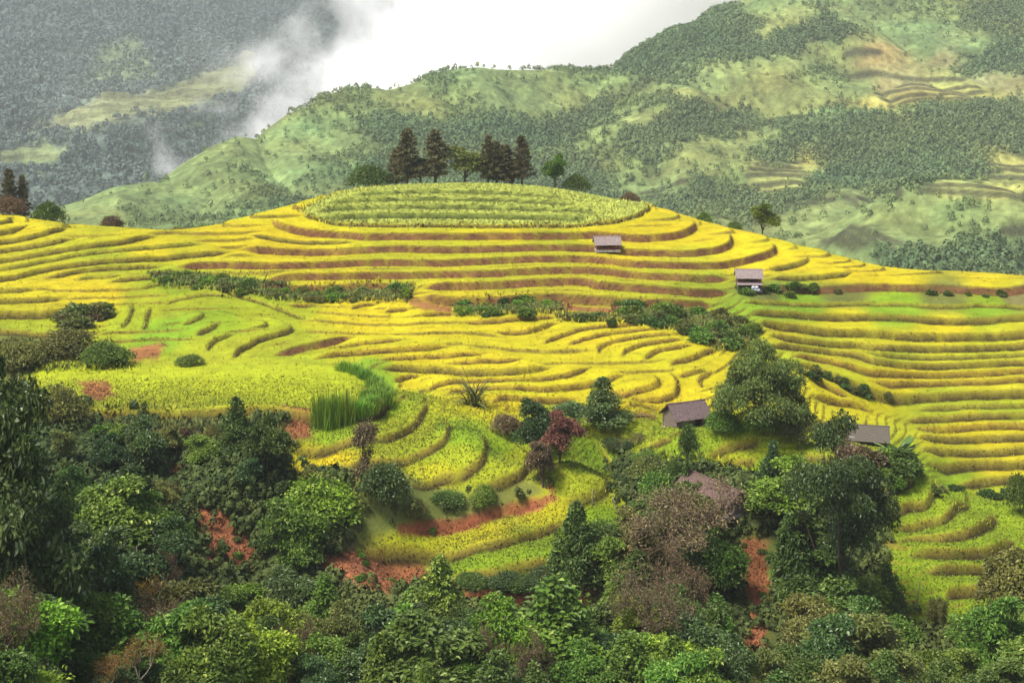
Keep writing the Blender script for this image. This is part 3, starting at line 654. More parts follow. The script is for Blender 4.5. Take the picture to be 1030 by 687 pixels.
for p in ([(0,164),(30,157),(60,155)], [(0,171),(30,165),(50,163)], [(30,186),(60,184)], [(30,192),(62,190)]):
    r = T3.curve(p, 5, 14, 2, 3.0)
    if r: r3[r[0]] = np.maximum(r3[r[0]], r[1])
C3 = C3*(1-.7*r3[..., None])+np.array((.10,.12,.05))*.7*r3[..., None]
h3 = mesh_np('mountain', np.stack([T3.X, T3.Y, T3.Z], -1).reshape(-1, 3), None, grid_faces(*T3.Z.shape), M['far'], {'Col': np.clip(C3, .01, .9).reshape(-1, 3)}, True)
tag(h3, 'hazy wooded mountain behind the mist', 'mountain', kind='structure')

# ------------------------------------------------------------------ far-off woods (uncountable)
def crown_templates(n, nf, seed):
    r = np.random.default_rng(seed); out = []
    for k in range(n):
        # clumps of small facets scattered through an egg-shaped volume
        d = r.normal(size=(nf, 3)); d /= np.linalg.norm(d, axis=1)[:, None]; d[:, 2] = np.abs(d[:, 2])*1.15-.15
        lob = r.normal(size=(6, 3)); lob /= np.linalg.norm(lob, axis=1)[:, None]
        bul = 1+.35*np.max(np.clip(d @ lob.T, 0, 1)**4, axis=1)-.25*r.random(nf)
        p = d*bul[:, None]*np.array([.5, .5, .62])+[0, 0, .45]
        t1 = np.cross(d, r.normal(size=(nf, 3))); t1 /= np.linalg.norm(t1, axis=1)[:, None]; t2 = np.cross(d, t1)
        s = r.uniform(.16, .34, nf)[:, None]
        V = np.stack([p+t1*s, p-t1*s*.5+t2*s*.8+d*s*.2, p-t1*s*.5-t2*s*.8-d*s*.2], 1)
        out.append(V)
    return out
def forest(name, TT, prob, n, s0, s1, lab, colA, colB, seed, nf=42, under=None, k_=.5):
    r = np.random.default_rng(seed); tpl = crown_templates(8, nf, seed)
    cell = TT.Y*np.gradient(TT.ys)[:, None]
    p = (prob*cell).ravel(); p = p/p.sum()
    ids = r.choice(p.size, n, p=p)
    base = np.stack([TT.X.ravel()[ids], TT.Y.ravel()[ids], TT.Z.ravel()[ids]], -1)+np.stack([r.normal(0, .8, n), r.normal(0, .8, n), np.zeros(n)], -1)
    tone = fbm(base[:, 0]/60, base[:, 1]/60, 3, seed)*.5+.5
    Vs = []; Cs = []
    for k in range(8):
        idx = np.arange(k, n, 8); m_ = len(idx); tv = tpl[k]
        s = r.uniform(s0, s1, m_)**1.0; a = r.uniform(0, 2*np.pi, m_); st = r.uniform(.85, 1.35, m_)
        ca, sa = np.cos(a), np.sin(a)
        x = tv[None, ..., 0]*ca[:, None, None]-tv[None, ..., 1]*sa[:, None, None]
        y = tv[None, ..., 0]*sa[:, None, None]+tv[None, ..., 1]*ca[:, None, None]
        z = tv[None, ..., 2]*st[:, None, None]+0*x
        V = np.stack([x, y, z], -1)*s[:, None, None, None]+base[idx][:, None, None, :]
        Vs.append(V.reshape(-1, 3))
        t = np.clip(tone[idx]+r.normal(0, .15, m_), 0, 1)[:, None]
        c = np.array(colA)*(1-t)+np.array(colB)*t
        if under is not None: c = c*(1-k_)+under.reshape(-1, 3)[ids[idx]]*k_*1.05
        c = np.repeat(np.repeat(c[:, None, :], nf, 1)*r.uniform(.85, 1.18, (m_, nf, 1)), 3, 1)
        Cs.append(c.reshape(-1, 3))
    V = np.concatenate(Vs); c = np.concatenate(Cs)
    o = mesh_np(name, V, np.arange(len(V)).reshape(-1, 3), None, M['forest'], {'Col': np.clip(c, .005, .8)})
    return tag(o, lab, 'woodland', kind='stuff')
w2 = np.where((T2.U > -30) & (T2.U < 1060) & (T2.Y > 560) & (T2.Y < 1400), 1.0, 0)*np.clip(Fp+.25*fbm(T2.X/40, T2.Y/40, 4, 36)*(Fp > .15), 0.008, 1)**1.15*(1-np.clip(r2*1.5, 0, 1))
forest('woodland', T2, w2, 60000, 1.1, 3.8, 'dense green woodland covering the slopes across the valley', (.070,.130,.055), (.155,.225,.08), 5, 20, C2c, .65)
w3 = np.where((T3.U > -30) & (T3.U < 480) & (T3.Y < 2900), 1.0, 0)*(1-terr)*(1-terr2)*(1-r3)
forest('woodland', T3, w3, 20000, 4, 10, 'forest painted haze-blue on the misty mountain', (.060,.095,.085), (.12,.165,.125), 6, 22, C3, .6)  # crowns coloured paler and bluer to paint in haze
print('hills done')
# ------------------------------------------------------------------ plants
def leaf_geo(P, D, Nn, L, W, fold=.25, droop=.15):
    D = D/(np.linalg.norm(D, axis=1)[:, None]+1e-9)
    S = np.cross(D, Nn); S /= np.linalg.norm(S, axis=1)[:, None]+1e-9
    Nn = np.cross(S, D)
    L = np.asarray(L)[:, None]; W = np.asarray(W)[:, None]
    mid = P+D*L*.5
    dz = np.array([0, 0, 1.0])
    V = np.stack([P, mid+S*W*.5+Nn*W*fold, P+D*L-dz*L*droop, mid-S*W*.5+Nn*W*fold], 1)
    n = len(P); i = np.arange(n)*4
    return V.reshape(-1, 3), np.concatenate([np.stack([i, i+1, i+2], -1), np.stack([i, i+2, i+3], -1)])
def unit(v): return v/(np.linalg.norm(v, axis=-1, keepdims=True)+1e-9)
def lobes_leaves(r, lobes, n, L, W, droop, out=.6, fill=.25, fold=.25):
    C0 = np.array([l[0] for l in lobes]); R0 = np.array([l[1] for l in lobes])
    a = R0[:, 0]*R0[:, 1]+R0[:, 0]*R0[:, 2]*2; k = r.choice(len(lobes), n, p=a/a.sum())
    d = unit(r.normal(size=(n, 3)))
    low = d[:, 2] < -.35; d[low, 2] *= -1
    rr = np.where(r.random(n) < fill, r.uniform(.3, .85, n), r.uniform(.8, 1.15, n)); rr = np.where(r.random(n) < .10, r.uniform(1.1, 1.55, n), rr)
    P = C0[k]+d*R0[k]*rr[:, None]
    # drop the leaves buried deep inside other lobes
    keep = np.ones(n, bool)
    for c, q in zip(C0, R0):
        keep &= np.linalg.norm((P-c)/q, axis=1) > .55
    keep |= r.random(n) < .15
    P, d, k = P[keep], d[keep], k[keep]; n = len(P)
    D = d*out+unit(r.normal(size=(n, 3)))*.75; D[:, 2] -= droop
    Nn = d*.8+unit(r.normal(size=(n, 3)))*.5+[0, 0, .5]
    s = r.uniform(.65, 1.3, n)
    tone = r.random(len(C0))
    V, Tt = leaf_geo(P, D, Nn, L*s, W*s, fold, .12)
    tint = np.clip(.42*r.random(n)+.38*tone[k]+.12*np.clip(d[:, 2], 0, 1)+.05*r.random(n), 0, 1)
    sp = r.random(n) < .06; tint[sp] = 1  # a few leaves coloured as painted glints
    return V, Tt, np.repeat(tint, 4)
def trunk_mesh(r, H, top, rad0, lobes, nlimb=9, lean=.05):
    mb = MB(); x, y = 0, 0; pts = []; rs = []
    for i in range(6):
        t = i/5; pts.append((x, y, t*top)); rs.append(rad0*(1-.75*t)+.01)
        x += r.normal(0, lean)*top*.2; y += r.normal(0, lean)*top*.2
    mb.tube(pts, rs, 8)
    idx = r.permutation(len(lobes))[:nlimb]
    for j in idx:
        c = np.array(lobes[j][0]); k = int(r.integers(1, 5)); p0 = np.array(pts[k])
        if c[2] < p0[2]: p0 = np.array(pts[max(1, k-2)])
        mid = p0*.45+c*.55+[0, 0, -.06*H]
        mb.tube([p0, mid, c], [rs[k]*.5, rs[k]*.3, .015], 5)
    return mb
TPL = {}
def template(kind, mat, seed, leaf=1.0):
    key = (kind, mat, seed)
    if key in TPL: return TPL[key]
    r = np.random.default_rng(seed*97+len(kind)*13); H = 7.0; bark = 'bark'; tk = None
    if kind in ('broad', 'tall', 'big', 'bigtall', 'droop'):
        # two to five uneven sub-crowns on separate limbs, each a cluster of small leaf clumps
        lobes = []; big = kind.startswith('big')
        if kind == 'broad' or kind == 'droop': subs = [(r.normal(0, .10*H), r.normal(0, .10*H), H*z, H*q) for z, q in ((.40, .24), (.55, .23), (.68, .19), (.82, .14), (.5, .2))]
        elif kind == 'tall': subs = [(r.normal(0, .06*H), r.normal(0, .06*H), H*z, H*q) for z, q in ((.35, .17), (.5, .18), (.64, .16), (.77, .13), (.9, .09), (.45, .17))]
        elif kind == 'bigtall': subs = [(r.normal(0, .11*H), r.normal(0, .11*H), H*z, H*q) for z, q in ((.40, .13), (.50, .15), (.58, .15), (.66, .15), (.74, .13), (.82, .11), (.9, .08), (.55, .15), (.7, .14), (.46, .14), (.62, .12))]
        else: subs = [(r.normal(0, .13*H), r.normal(0, .13*H), H*z, H*q) for z, q in ((.15, .15), (.25, .16), (.35, .16), (.45, .15), (.55, .14), (.64, .14), (.73, .13), (.82, .11), (.9, .08), (.3, .17), (.5, .16), (.2, .18), (.4, .17))]
        for (sx_, sy_, sz_, q) in subs:
            for j in range(9 if not big else 11):
                dd = unit(r.normal(size=3)); dd[2] = abs(dd[2])*.9-.25; ss = q*r.uniform(.28, .5)
                c_ = np.array([sx_, sy_, sz_])+dd*q*r.uniform(.5, 1.05)
                lobes.append((tuple(c_), (ss*1.15, ss*1.15, ss*.8)))
        n_ = 9500 if not big else 26000; f_ = 1 if not big else (.66 if kind == 'big' else .46)
        dr = {'broad': .2, 'droop': .9, 'tall': .3, 'big': .3, 'bigtall': .35}[kind]
        V, Tt, ti = lobes_leaves(r, lobes, n_, (.31 if kind != 'droop' else .40)*f_, (.15 if kind != 'droop' else .13)*f_, dr)
        tk = trunk_mesh(r, H, H*.82, .14 if not big else .10, lobes, 14)
    elif kind == 'dome':
        lobes = []
        for i in range(70):
            an = i*2.4; q = H*.52*math.sqrt((i+.5)/70); s = H*r.uniform(.06, .12)
            zt = H*.88*math.sqrt(max(.05, 1-(q/(H*.56))**2))
            lobes.append(((q*math.cos(an), q*math.sin(an), zt*r.uniform(.45, 1.0)), (s*1.2, s*1.2, s)))
        V, Tt, ti = lobes_leaves(r, lobes, 30000, .25, .10, .35)
        tk = trunk_mesh(r, H, H*.6, .14, lobes, 16)
    elif kind == 'scrub':
        lobes = []
        for i in range(10):
            an = i*2.4; q = H*.42*math.sqrt((i+.5)/10); s = H*r.uniform(.12, .25)
            lobes.append(((q*math.cos(an), q*math.sin(an), s*.7+H*.45*r.uniform(.1, 1.0)*(1-(q/(H*.5))**2)), (s*1.1, s*1.1, s*.9)))
        V, Tt, ti = lobes_leaves(r, lobes, 1100, 1.5, .62, .1)
        tk = trunk_mesh(r, H, H*.3, .12, lobes, 4)
    elif kind == 'old':
        lobes = []
        m_ = 20
        for i in range(m_):
            t = (i+.5)/m_
            z = H*(.28+.62*t); env = math.sin(min(1, (t*.88+.16))*math.pi)**.7*.36*H
            an = i*2.4+r.uniform(-.4, .4); q = env*r.uniform(.35, .85)
            s = H*r.uniform(.10, .17)
            lobes.append(((q*math.cos(an), q*math.sin(an), z+r.uniform(-.05, .05)*H), (s*1.15, s*1.15, s*.85)))
        lobes.append(((0, 0, H*.93), (H*.09, H*.09, H*.08)))
        V, Tt, ti = lobes_leaves(r, lobes, 7600, .34, .17, .2)
        tk = trunk_mesh(r, H, H*.8, .14, lobes, 12)
    elif kind == 'conic':
        lobes = []
        for i in range(40):
            t = i/39; z = H*(.10+.86*t); q = (1-t)**.85*.30*H*r.uniform(.35, 1.15); an = i*2.4+r.uniform(-.5, .5)
            s = H*(.045+.07*(1-t))*r.uniform(.7, 1.3)
            lobes.append(((q*math.cos(an), q*math.sin(an), z), (s, s, s*.95)))
        V, Tt, ti = lobes_leaves(r, lobes, 6500, .27, .17, .3)
        tk = trunk_mesh(r, H, H*.9, .12, lobes, 8, .02)
    elif kind == 'bush':
        lobes = []
        for i in range(16):
            an = i*2.4; q = H*.40*math.sqrt((i+.5)/16); s = H*r.uniform(.13, .22)
            lobes.append(((q*math.cos(an), q*math.sin(an), s*.7+H*.42*(1-(q/(H*.45))**2)*r.uniform(.6, 1.1)), (s*1.1, s*1.1, s*.9)))
        V, Tt, ti = lobes_leaves(r, lobes, 5200, .42, .22, .1)
        tk = trunk_mesh(r, H, H*.35, .12, lobes, 8)
    elif kind == 'conifer':
        P = []; D = []; tone = []; mb = MB()
        mb.tube([(0, 0, 0), (.05, 0, H*.5), (0, 0.03, H)], [.15, .09, .015], 7)
        for i in range(46):
            t = (i/46)**.9; z = H*(.16+.82*t); an = i*2.4+r.uniform(-.3, .3)
            ln = H*(.21*(1-t)**.75+.025)*r.uniform(.55, 1.15)
            tip = np.array([math.cos(an)*ln, math.sin(an)*ln, z+ln*.25]); p0 = np.array([0, 0, z])
            mb.tube([p0, tip*.5+p0*.5-[0, 0, .04], tip], [.03, .02, .008], 4)
            m_ = int(30+90*ln/1.4)
            s = r.random(m_)**.7; q = p0+(tip-p0)*s[:, None]+r.normal(0, .10, (m_, 3))*(1.2-s[:, None]*.4)
            P.append(q); d = r.normal(size=(m_, 3))*.6+unit(tip-p0)*.7; d[:, 2] -= .15; D.append(d); tone.append(np.full(m_, r.random()))
        P = np.concatenate(P); D = np.concatenate(D); tone = np.concatenate(tone); n = len(P)
        s = r.uniform(.7, 1.3, n); V, Tt = leaf_geo(P, D, unit(r.normal(size=(n, 3)))+[0, 0, .6], .30*s, .11*s)
        ti = np.repeat(np.clip(.5*r.random(n)+.45*tone, 0, 1), 4); tk = mb
    elif kind in ('bare', 'sparse'):
        mb = MB(); tips = []
        def grow(p, d, L, R, k):
            d = unit(d+r.normal(0, .16, 3)); q = p+d*L
            mb.tube([p, (p+q)/2+r.normal(0, .04, 3)*L, q], [R, R*.85, R*.68], 5 if k > 1 else 3)
            if k <= 2: tips.append((p+q)/2)
            if k == 0: tips.append(q); return
            for j in range(3 if kind == 'bare' else 2+(k % 2)):
                e = unit(d*(.9 if kind == 'bare' else .8)+r.normal(0, .62, 3)+[0, 0, .12]); grow(q, e, L*r.uniform(.62, .86), R*.62, k-1)
        grow(np.zeros(3), np.array([.04, 0, 1.0]), H*.24, .13, 5)
        tips = np.array(tips); m_ = 13 if kind == 'bare' else 26
        P = np.repeat(tips, m_, 0); n = len(P); P = P+r.normal(0, .16 if kind == 'bare' else .3, (n, 3))
        D = unit(r.normal(size=(n, 3))); s = r.uniform(.6, 1.2, n)
        V, Tt = leaf_geo(P, D, unit(r.normal(size=(n, 3)))+[0, 0, .5], (.13 if kind == 'bare' else .30)*s, (.05 if kind == 'bare' else .15)*s)
        ti = np.repeat(np.clip(r.random(n), 0, 1), 4); tk = mb; bark = 'twig' if kind == 'bare' else 'bark'
        if mat == 'gold': bark = 'palebark'
    elif kind == 'feather':
        mb = MB(); P = []; D = []; tone = []
        for i in range(64):
            an = r.uniform(0, 2*math.pi); reach = H*r.uniform(.10, .52); h = H*r.uniform(.55, 1.0)*(1-.35*(reach/(H*.52))**2)
            base = np.array([r.normal(0, .35), r.normal(0, .35), 0]); k = 9; pl = []
            for j in range(k):
                t = j/(k-1); rr = reach*t**1.7; pl.append(base+[math.cos(an)*rr, math.sin(an)*rr, h*(1-(1-t)**1.9)-h*.16*t**5])
            mb.tube(pl[::2], [.04, .035, .025, .018, .008], 4)
            pl = np.array(pl); m_ = 120; t = r.uniform(.22, 1, m_)**.8*(k-1); a = np.minimum(t.astype(int), k-2); f = (t-a)[:, None]
            q = pl[a]*(1-f)+pl[a+1]*f+r.normal(0, .17, (m_, 3)); dd = unit(pl[a+1]-pl[a])*.6+r.normal(0, .45, (m_, 3)); dd[:, 2] -= .35
            P.append(q); D.append(dd); tone.append(np.full(m_, r.random()))
        P = np.concatenate(P); D = np.concatenate(D); n = len(P); tone = np.concatenate(tone)
        s = r.uniform(.7, 1.3, n); V, Tt = leaf_geo(P, D, unit(r.normal(size=(n, 3)))+[0, 0, .8], .40*s, .11*s)
        ti = np.repeat(np.clip(.5*r.random(n)+.5*tone, 0, 1), 4); tk = mb
    elif kind in ('banana', 'stalks', 'grassclump'):
        H = 3.0; mb = MB(); VV = []; TT_ = []; tt = []; nb = 0
        cnt = {'banana': 34, 'stalks': 70, 'grassclump': 420}[kind]
        for i in range(cnt):
            an = r.uniform(0, 2*math.pi); L = {'banana': 1.9, 'stalks': 2.4, 'grassclump': 2.0}[kind]*r.uniform(.6, 1.15)
            w = {'banana': .5, 'stalks': .16, 'grassclump': .07}[kind]
            b0 = np.array([r.normal(0, .25 if kind != 'grassclump' else .75), r.normal(0, .25 if kind != 'grassclump' else .75), .9*r.random() if kind == 'banana' else 0])
            el = r.uniform(.9, 1.45) if kind != 'stalks' else r.uniform(.35, 1.3); bend = r.uniform(.5, 1.5) if kind != 'grassclump' else r.uniform(.1, .7)
            k = 6; p = b0.copy(); side = np.array([-math.sin(an), math.cos(an), 0])
            for j in range(k+1):
                t = j/k; e = el-bend*t; ww = w*math.sin(math.pi*min(.97, t*.85+.12))**.7
                VV += [p-side*ww*.5+[0, 0, ww*.12], p, p+side*ww*.5+[0, 0, ww*.12]]
                p = p+np.array([math.cos(an)*math.cos(e), math.sin(an)*math.cos(e), math.sin(e)])*L/k
            for j in range(k):
                o_ = nb+j*3
                for a in (0, 1): TT_ += [(o_+a, o_+a+1, o_+a+4), (o_+a, o_+a+4, o_+a+3)]
            tt += [r.random()]*(3*(k+1)); nb += 3*(k+1)
        V = np.array(VV); Tt = np.array(TT_); ti = np.array(tt)
        for i in range(5 if kind == 'banana' else 2): mb.tube([(r.normal(0, .2), r.normal(0, .2), 0), (r.normal(0, .2), r.normal(0, .2), 1.1)], [.13, .07] if kind == 'banana' else [.03, .02], 7)
        tk = mb
    crown = mesh_np('crown', V, Tt, None, M[mat], {'tint': ti}, link=False)
    trunk = tk.build('trunk', M[bark], None, True); COL.objects.unlink(trunk)
    w_ = np.percentile(np.hypot(V[:, 0], V[:, 1]), 93)*2; h_ = np.percentile(V[:, 2], 99.3)
    TPL[key] = (crown, trunk, w_, h_)
    return TPL[key]
NPL = [0]
KN = {'broad': 'leafy_tree', 'droop': 'leafy_tree', 'tall': 'tall_tree', 'conic': 'conical_tree', 'bush': 'shrub', 'conifer': 'conifer_tree', 'bare': 'bare_tree', 'sparse': 'small_tree', 'dome': 'leafy_tree', 'big': 'leafy_tree', 'bigtall': 'tall_tree', 'scrub': 'shrub', 'feather': 'feathery_tree', 'banana': 'banana_plant', 'stalks': 'dry_plant', 'grassclump': 'grass_clump'}
KC = {'bush': 'shrub', 'scrub': 'shrub', 'banana': 'banana plant', 'stalks': 'plant', 'grassclump': 'grass clump'}
def plant(label, kind, mat, u, v, wpx, hpx, y=None, seed=None, group=None, simple=False, sink=.1, loc=None):
    NPL[0] += 1; seed = seed if seed is not None else (NPL[0]*7) % 3
    crown, trunk, w_, h_ = template(kind, mat, seed)
    if loc is not None: p = Vector(loc)
    elif y is None: p = T.unproj(u, v)
    else:
        x = (u-CU)*y/F; p = Vector((x, y, T.h(x, y)))
    yy = p.y; sx = wpx*yy/F/w_; sz = hpx*yy/F/h_
    rr = random.Random(NPL[0])
    if simple:                                   # too small in the photo to show its stem
        o = crown.copy(); COL.objects.link(o); o.name = KN[kind]; o.data = crown.data
        o.location = (p.x, p.y, p.z-sink); o.rotation_euler = (0, 0, rr.uniform(0, 6.28)); o.scale = (sx, sx, sz)
        return tag(o, label, KC.get(kind, 'tree'), group)
    e = bpy.data.objects.new(KN[kind], None); COL.objects.link(e); e.empty_display_size = .5
    e.location = (p.x, p.y, p.z-sink); e.rotation_euler = (0, 0, rr.uniform(0, 6.28)); e.scale = (sx, sx, sz)
    tag(e, label, KC.get(kind, 'tree'), group)
    for src, nm in ((crown, 'crown' if kind not in ('bush', 'scrub', 'banana', 'stalks', 'grassclump') else 'foliage'), (trunk, 'trunk' if kind not in ('bush', 'scrub', 'banana', 'stalks', 'grassclump') else 'stem')):
        c = src.copy(); COL.objects.link(c); c.parent = e; c.name = nm
    return e

PL = [
# hilltop, standing just behind the grassy mound
('dark green rounded bush at the left end of the hilltop row', 'bush', 'broad', 372, 0, 40, 26, 292),
('dark ragged conifer, leftmost of the tall ones on the hilltop', 'conifer', 'conif', 409, 0, 28, 58, 291),
('tall dark conifer, second from the left on the hilltop', 'conifer', 'conif', 438, 0, 29, 56, 292),
('rounded olive tree between the conifers on the hilltop', 'broad', 'olive', 467, 0, 44, 38, 292),
('slender dark conifer just right of the olive hilltop tree', 'conifer', 'conif', 491, 0, 20, 50, 292),
('short brownish conifer between two slender ones on the hilltop', 'conifer', 'conif', 508, 0, 26, 42, 293),
('dark conifer at the right end of the hilltop row', 'conifer', 'conif', 525, 0, 20, 52, 292),
('light green rounded tree standing alone right of the hilltop conifers', 'broad', 'mid', 558, 0, 26, 36, 290),
('small dark bush at the foot of the light green hilltop tree', 'bush', 'broad', 580, 0, 28, 20, 290),
('dark low tree filling the gap between the two left conifers', 'broad', 'broad', 423, 0, 28, 30, 294),
('dark low tree behind the right hand conifers', 'broad', 'olive', 515, 0, 40, 30, 296),
('low brown dried bush on the right shoulder of the hilltop', 'bush', 'brown', 634, 0, 20, 13, 283),
('dark conifer at the far left edge of the terrace crest', 'conifer', 'conif', 9, 0, 18, 50, 262),
('dark conifer beside another at the left end of the terrace crest', 'conifer', 'conif', 22, 0, 16, 48, 264),
('broad dark bush on the left crest right of the two conifers', 'bush', 'broad', 49, 0, 34, 27, 262),
('brownish bush below the two conifers at the left edge', 'bush', 'brown', 12, 0, 30, 22, 260),
('small brown bush on the left crest above the terraces', 'bush', 'brown', 113, 0, 24, 16, 260),
('low olive bush on the saddle left of the hilltop', 'bush', 'olive', 176, 0, 28, 15, 262),
('low dark green bush on the saddle, nearer to the hilltop', 'bush', 'broad', 202, 0, 32, 16, 263),
('light green tree peeping over the right crest above the hut', 'broad', 'mid', 767, 0, 30, 34, 258),
('small green bush peeping over the crest right of the hilltop', 'bush', 'mid', 706, 0, 20, 14, 272),
('tiny dark bush on the crest left of the light green tree', 'bush', 'broad', 738, 0, 16, 12, 266),
# middle distance
('brownish olive bush below the terraced knob on the left', 'bush', 'olive', 62, 362, 62, 30),
('green leafy bush behind the left end of the flat field', 'bush', 'mid', 108, 368, 50, 24),
('dark olive bush at the left edge beside the tall drooping tree', 'bush', 'olive', 22, 372, 46, 32),
('green bush beside the red earth patch behind the flat field', 'bush', 'mid', 190, 367, 28, 11),
('brown withered bush at the left end of the flat field', 'bush', 'olive', 62, 432, 52, 44),
('big rounded fresh green tree in the hollow right of the plank hut', 'dome', 'feather', 765, 431, 90, 84, None),
('round green shrub at the foot of the big rounded tree, leftmost', 'bush', 'mid', 728, 436, 36, 26),
('round green shrub in front of the big rounded tree', 'bush', 'mid', 768, 437, 38, 28),
('round olive shrub right of the big rounded tree', 'bush', 'olive', 804, 444, 42, 30),
('brownish shrub left of the thatched hut', 'bush', 'brown', 836, 447, 34, 22),
('banana plant with broad leaves beside the thatched hut', 'banana', 'banana', 904, 466, 40, 44, 179),
('dark shrub below the banana plant', 'bush', 'broad', 918, 476, 24, 12, 176),
('dry straw-coloured plant with stiff leaves in the yellow basin', 'stalks', 'olive', 476, 408, 46, 28),
('dark glossy conical tree at the foot of the yellow basin', 'conic', 'blue', 606, 428, 50, 48),
('low leafy bush left of the glossy conical tree', 'bush', 'blue', 573, 420, 40, 16),
('dark leafy tree on the path between the fan terraces and the saddle', 'broad', 'blue', 541, 462, 46, 60),
('reddish brown bush leaning on the dark tree beside the saddle', 'broad', 'red', 563, 466, 40, 52),
('brown bush below the reddish bush beside the saddle', 'broad', 'brown', 546, 490, 34, 48),
('small dark brown shrub at the top right of the fan terraces', 'bush', 'brown', 510, 436, 30, 20),
('slim dark tree with a bare stem in front of the plank hut', 'sparse', 'broad', 688, 492, 34, 66),
('olive bush left of the slim tree below the plank hut', 'bush', 'olive', 650, 486, 36, 26),
('green leafy bush below the saddle left of the brown tree', 'bush', 'mid', 664, 508, 44, 34),
('huge brown nearly leafless tree in front of the sloping roof', 'bare', 'brown', 694, 612, 124, 120, 136),
('brown bare tree partly hidden left of the huge brown one', 'bare', 'brown', 668, 650, 90, 100, 127),
('bright green leafy tree on the near spur left of the dark tall tree', 'broad', 'lime', 797, 540, 84, 74),
('small dark pointed tree above the bright green one', 'conic', 'blue', 778, 500, 34, 56),
('green tree on the spur behind the dark tall tree', 'broad', 'mid', 850, 512, 50, 38),
('tall dark tree with a brown trunk beside the bright green slope', 'bigtall', 'blue', 845, 652, 112, 206, 131),
('dark leafy tree left of the tall dark tree, right of the red gully', 'tall', 'broad', 806, 640, 52, 112, 132),
('small dark conifer on the bright green slope at the right', 'conic', 'broad', 893, 625, 36, 58),
('thin dead stake-like tree on the bright green slope', 'sparse', 'olive', 938, 640, 30, 40),
('olive bushy tree at the right edge beside the lowest terraces', 'broad', 'olive', 1018, 640, 66, 86),
('dark shrub at the right edge above the near spur', 'bush', 'broad', 1026, 518, 26, 40),
('glossy leafy tree in the bottom right corner', 'broad', 'mid', 1000, 700, 76, 104),
# left bank and fan
('sparse small tree with a thin leaning trunk below the fan terraces', 'sparse', 'brown', 366, 478, 52, 50),
('dark shrub with pale drooping leaves beside the leaning small tree', 'bush', 'blue', 386, 508, 48, 44),
('lime green bush below the leftmost fan terraces', 'bush', 'lime', 322, 528, 76, 48),
('small green bush on the grass bank below the fan terraces', 'bush', 'olive', 418, 520, 24, 18),
('dark rounded shrub on the grass bank under the fan terraces', 'bush', 'broad', 452, 508, 34, 15),
('leafy green shrub at the right end of the grass bank', 'bush', 'mid', 486, 508, 26, 20),
('dark conical tree with a spire standing against the lowest fan terrace', 'conic', 'broad', 580, 590, 58, 84),
('vine covered conical tree beside the red earth bank', 'conic', 'mid', 441, 655, 64, 94),
('dark pointed tree rising against the front of the flat field', 'conic', 'broad', 237, 462, 42, 62),
('dark bushy tree right of the pointed one below the flat field', 'broad', 'broad', 268, 482, 46, 62),
('dark green tree above the upper red patch on the left bank', 'broad', 'blue', 140, 482, 46, 60),
('leafy tree below the front edge of the flat field', 'broad', 'mid', 205, 470, 40, 34),
('dark tree left of the red slope on the left bank', 'broad', 'blue', 130, 545, 62, 78),
('very tall dark tree with hanging leaves filling the left edge', 'big', 'blue', 0, 640, 124, 316, 100),
('dark tree with hanging leaves right of the one filling the left edge', 'big', 'blue', 72, 640, 96, 180, 106),
('grey green tree with hanging leaves in front of the red slope on the left', 'big', 'blue', 138, 640, 96, 122, 113),
('green leafy tree right of the red slope on the left', 'broad', 'mid', 296, 585, 62, 80),
('small tree with a pale trunk and golden leaves at the lower left', 'sparse', 'gold', 136, 672, 76, 100, 106),
('brown twiggy bush at the lower left edge', 'bare', 'brown', 12, 690, 66, 130, 92),
('bright yellow green bush in the bottom left corner', 'bush', 'lime', 30, 720, 90, 60, 88),
('golden brown twiggy bush below the pale trunked tree', 'bare', 'gold', 130, 730, 80, 80, 97),
('large bright green tree at the bottom centre', 'conic', 'mid', 560, 720, 130, 120, 112),
('lime green tree left of the large bottom centre tree', 'broad', 'lime', 508, 725, 76, 100, 110),
('small lime green treetop at the bottom edge right of centre', 'broad', 'lime', 674, 730, 44, 66, 108),
('brown bare tree right of the large bottom centre tree', 'bare', 'brown', 650, 705, 90, 110, 116),
('thin dark conifer standing behind the two slender ones on the hilltop', 'conifer', 'conif', 499, 0, 20, 46, 295),
('brown green conifer leaning out left of the leftmost tall conifer', 'conifer', 'conif', 399, 0, 22, 40, 294),
('rounded bright green tree in the lower left quarter', 'broad', 'mid', 232, 665, 60, 74),
]
for a in PL:
    lab, kd, mt, u, v, w_, h_ = a[:7]; y = a[7] if len(a) > 7 else None
    small = v == 0 and kd == 'bush'
    plant(lab, kd, mt, u, v, w_, h_, y, simple=small)
for (u, v) in [(322,430),(334,431),(346,428)]:
    plant('dark green clump of tall grass at the front corner of the flat field', 'grassclump', 'grass', u, v, 24, 38, group='tall grass clumps at the field corner')
r_ = random.Random(5)
band = [(345,371),(356,374),(366,379),(375,385),(381,392),(384,400),(380,408),(371,413),(360,418),(388,404),(386,396),(378,388),(368,400),(374,405),(376,398),(362,410),(352,416)]
for (u, v) in band:
    plant('bright green tuft of tall grass round the curved end of the flat field', 'grassclump', 'grass', u+r_.uniform(-2, 2), v+2, 20, 12, group='tall grass round the end of the flat field')

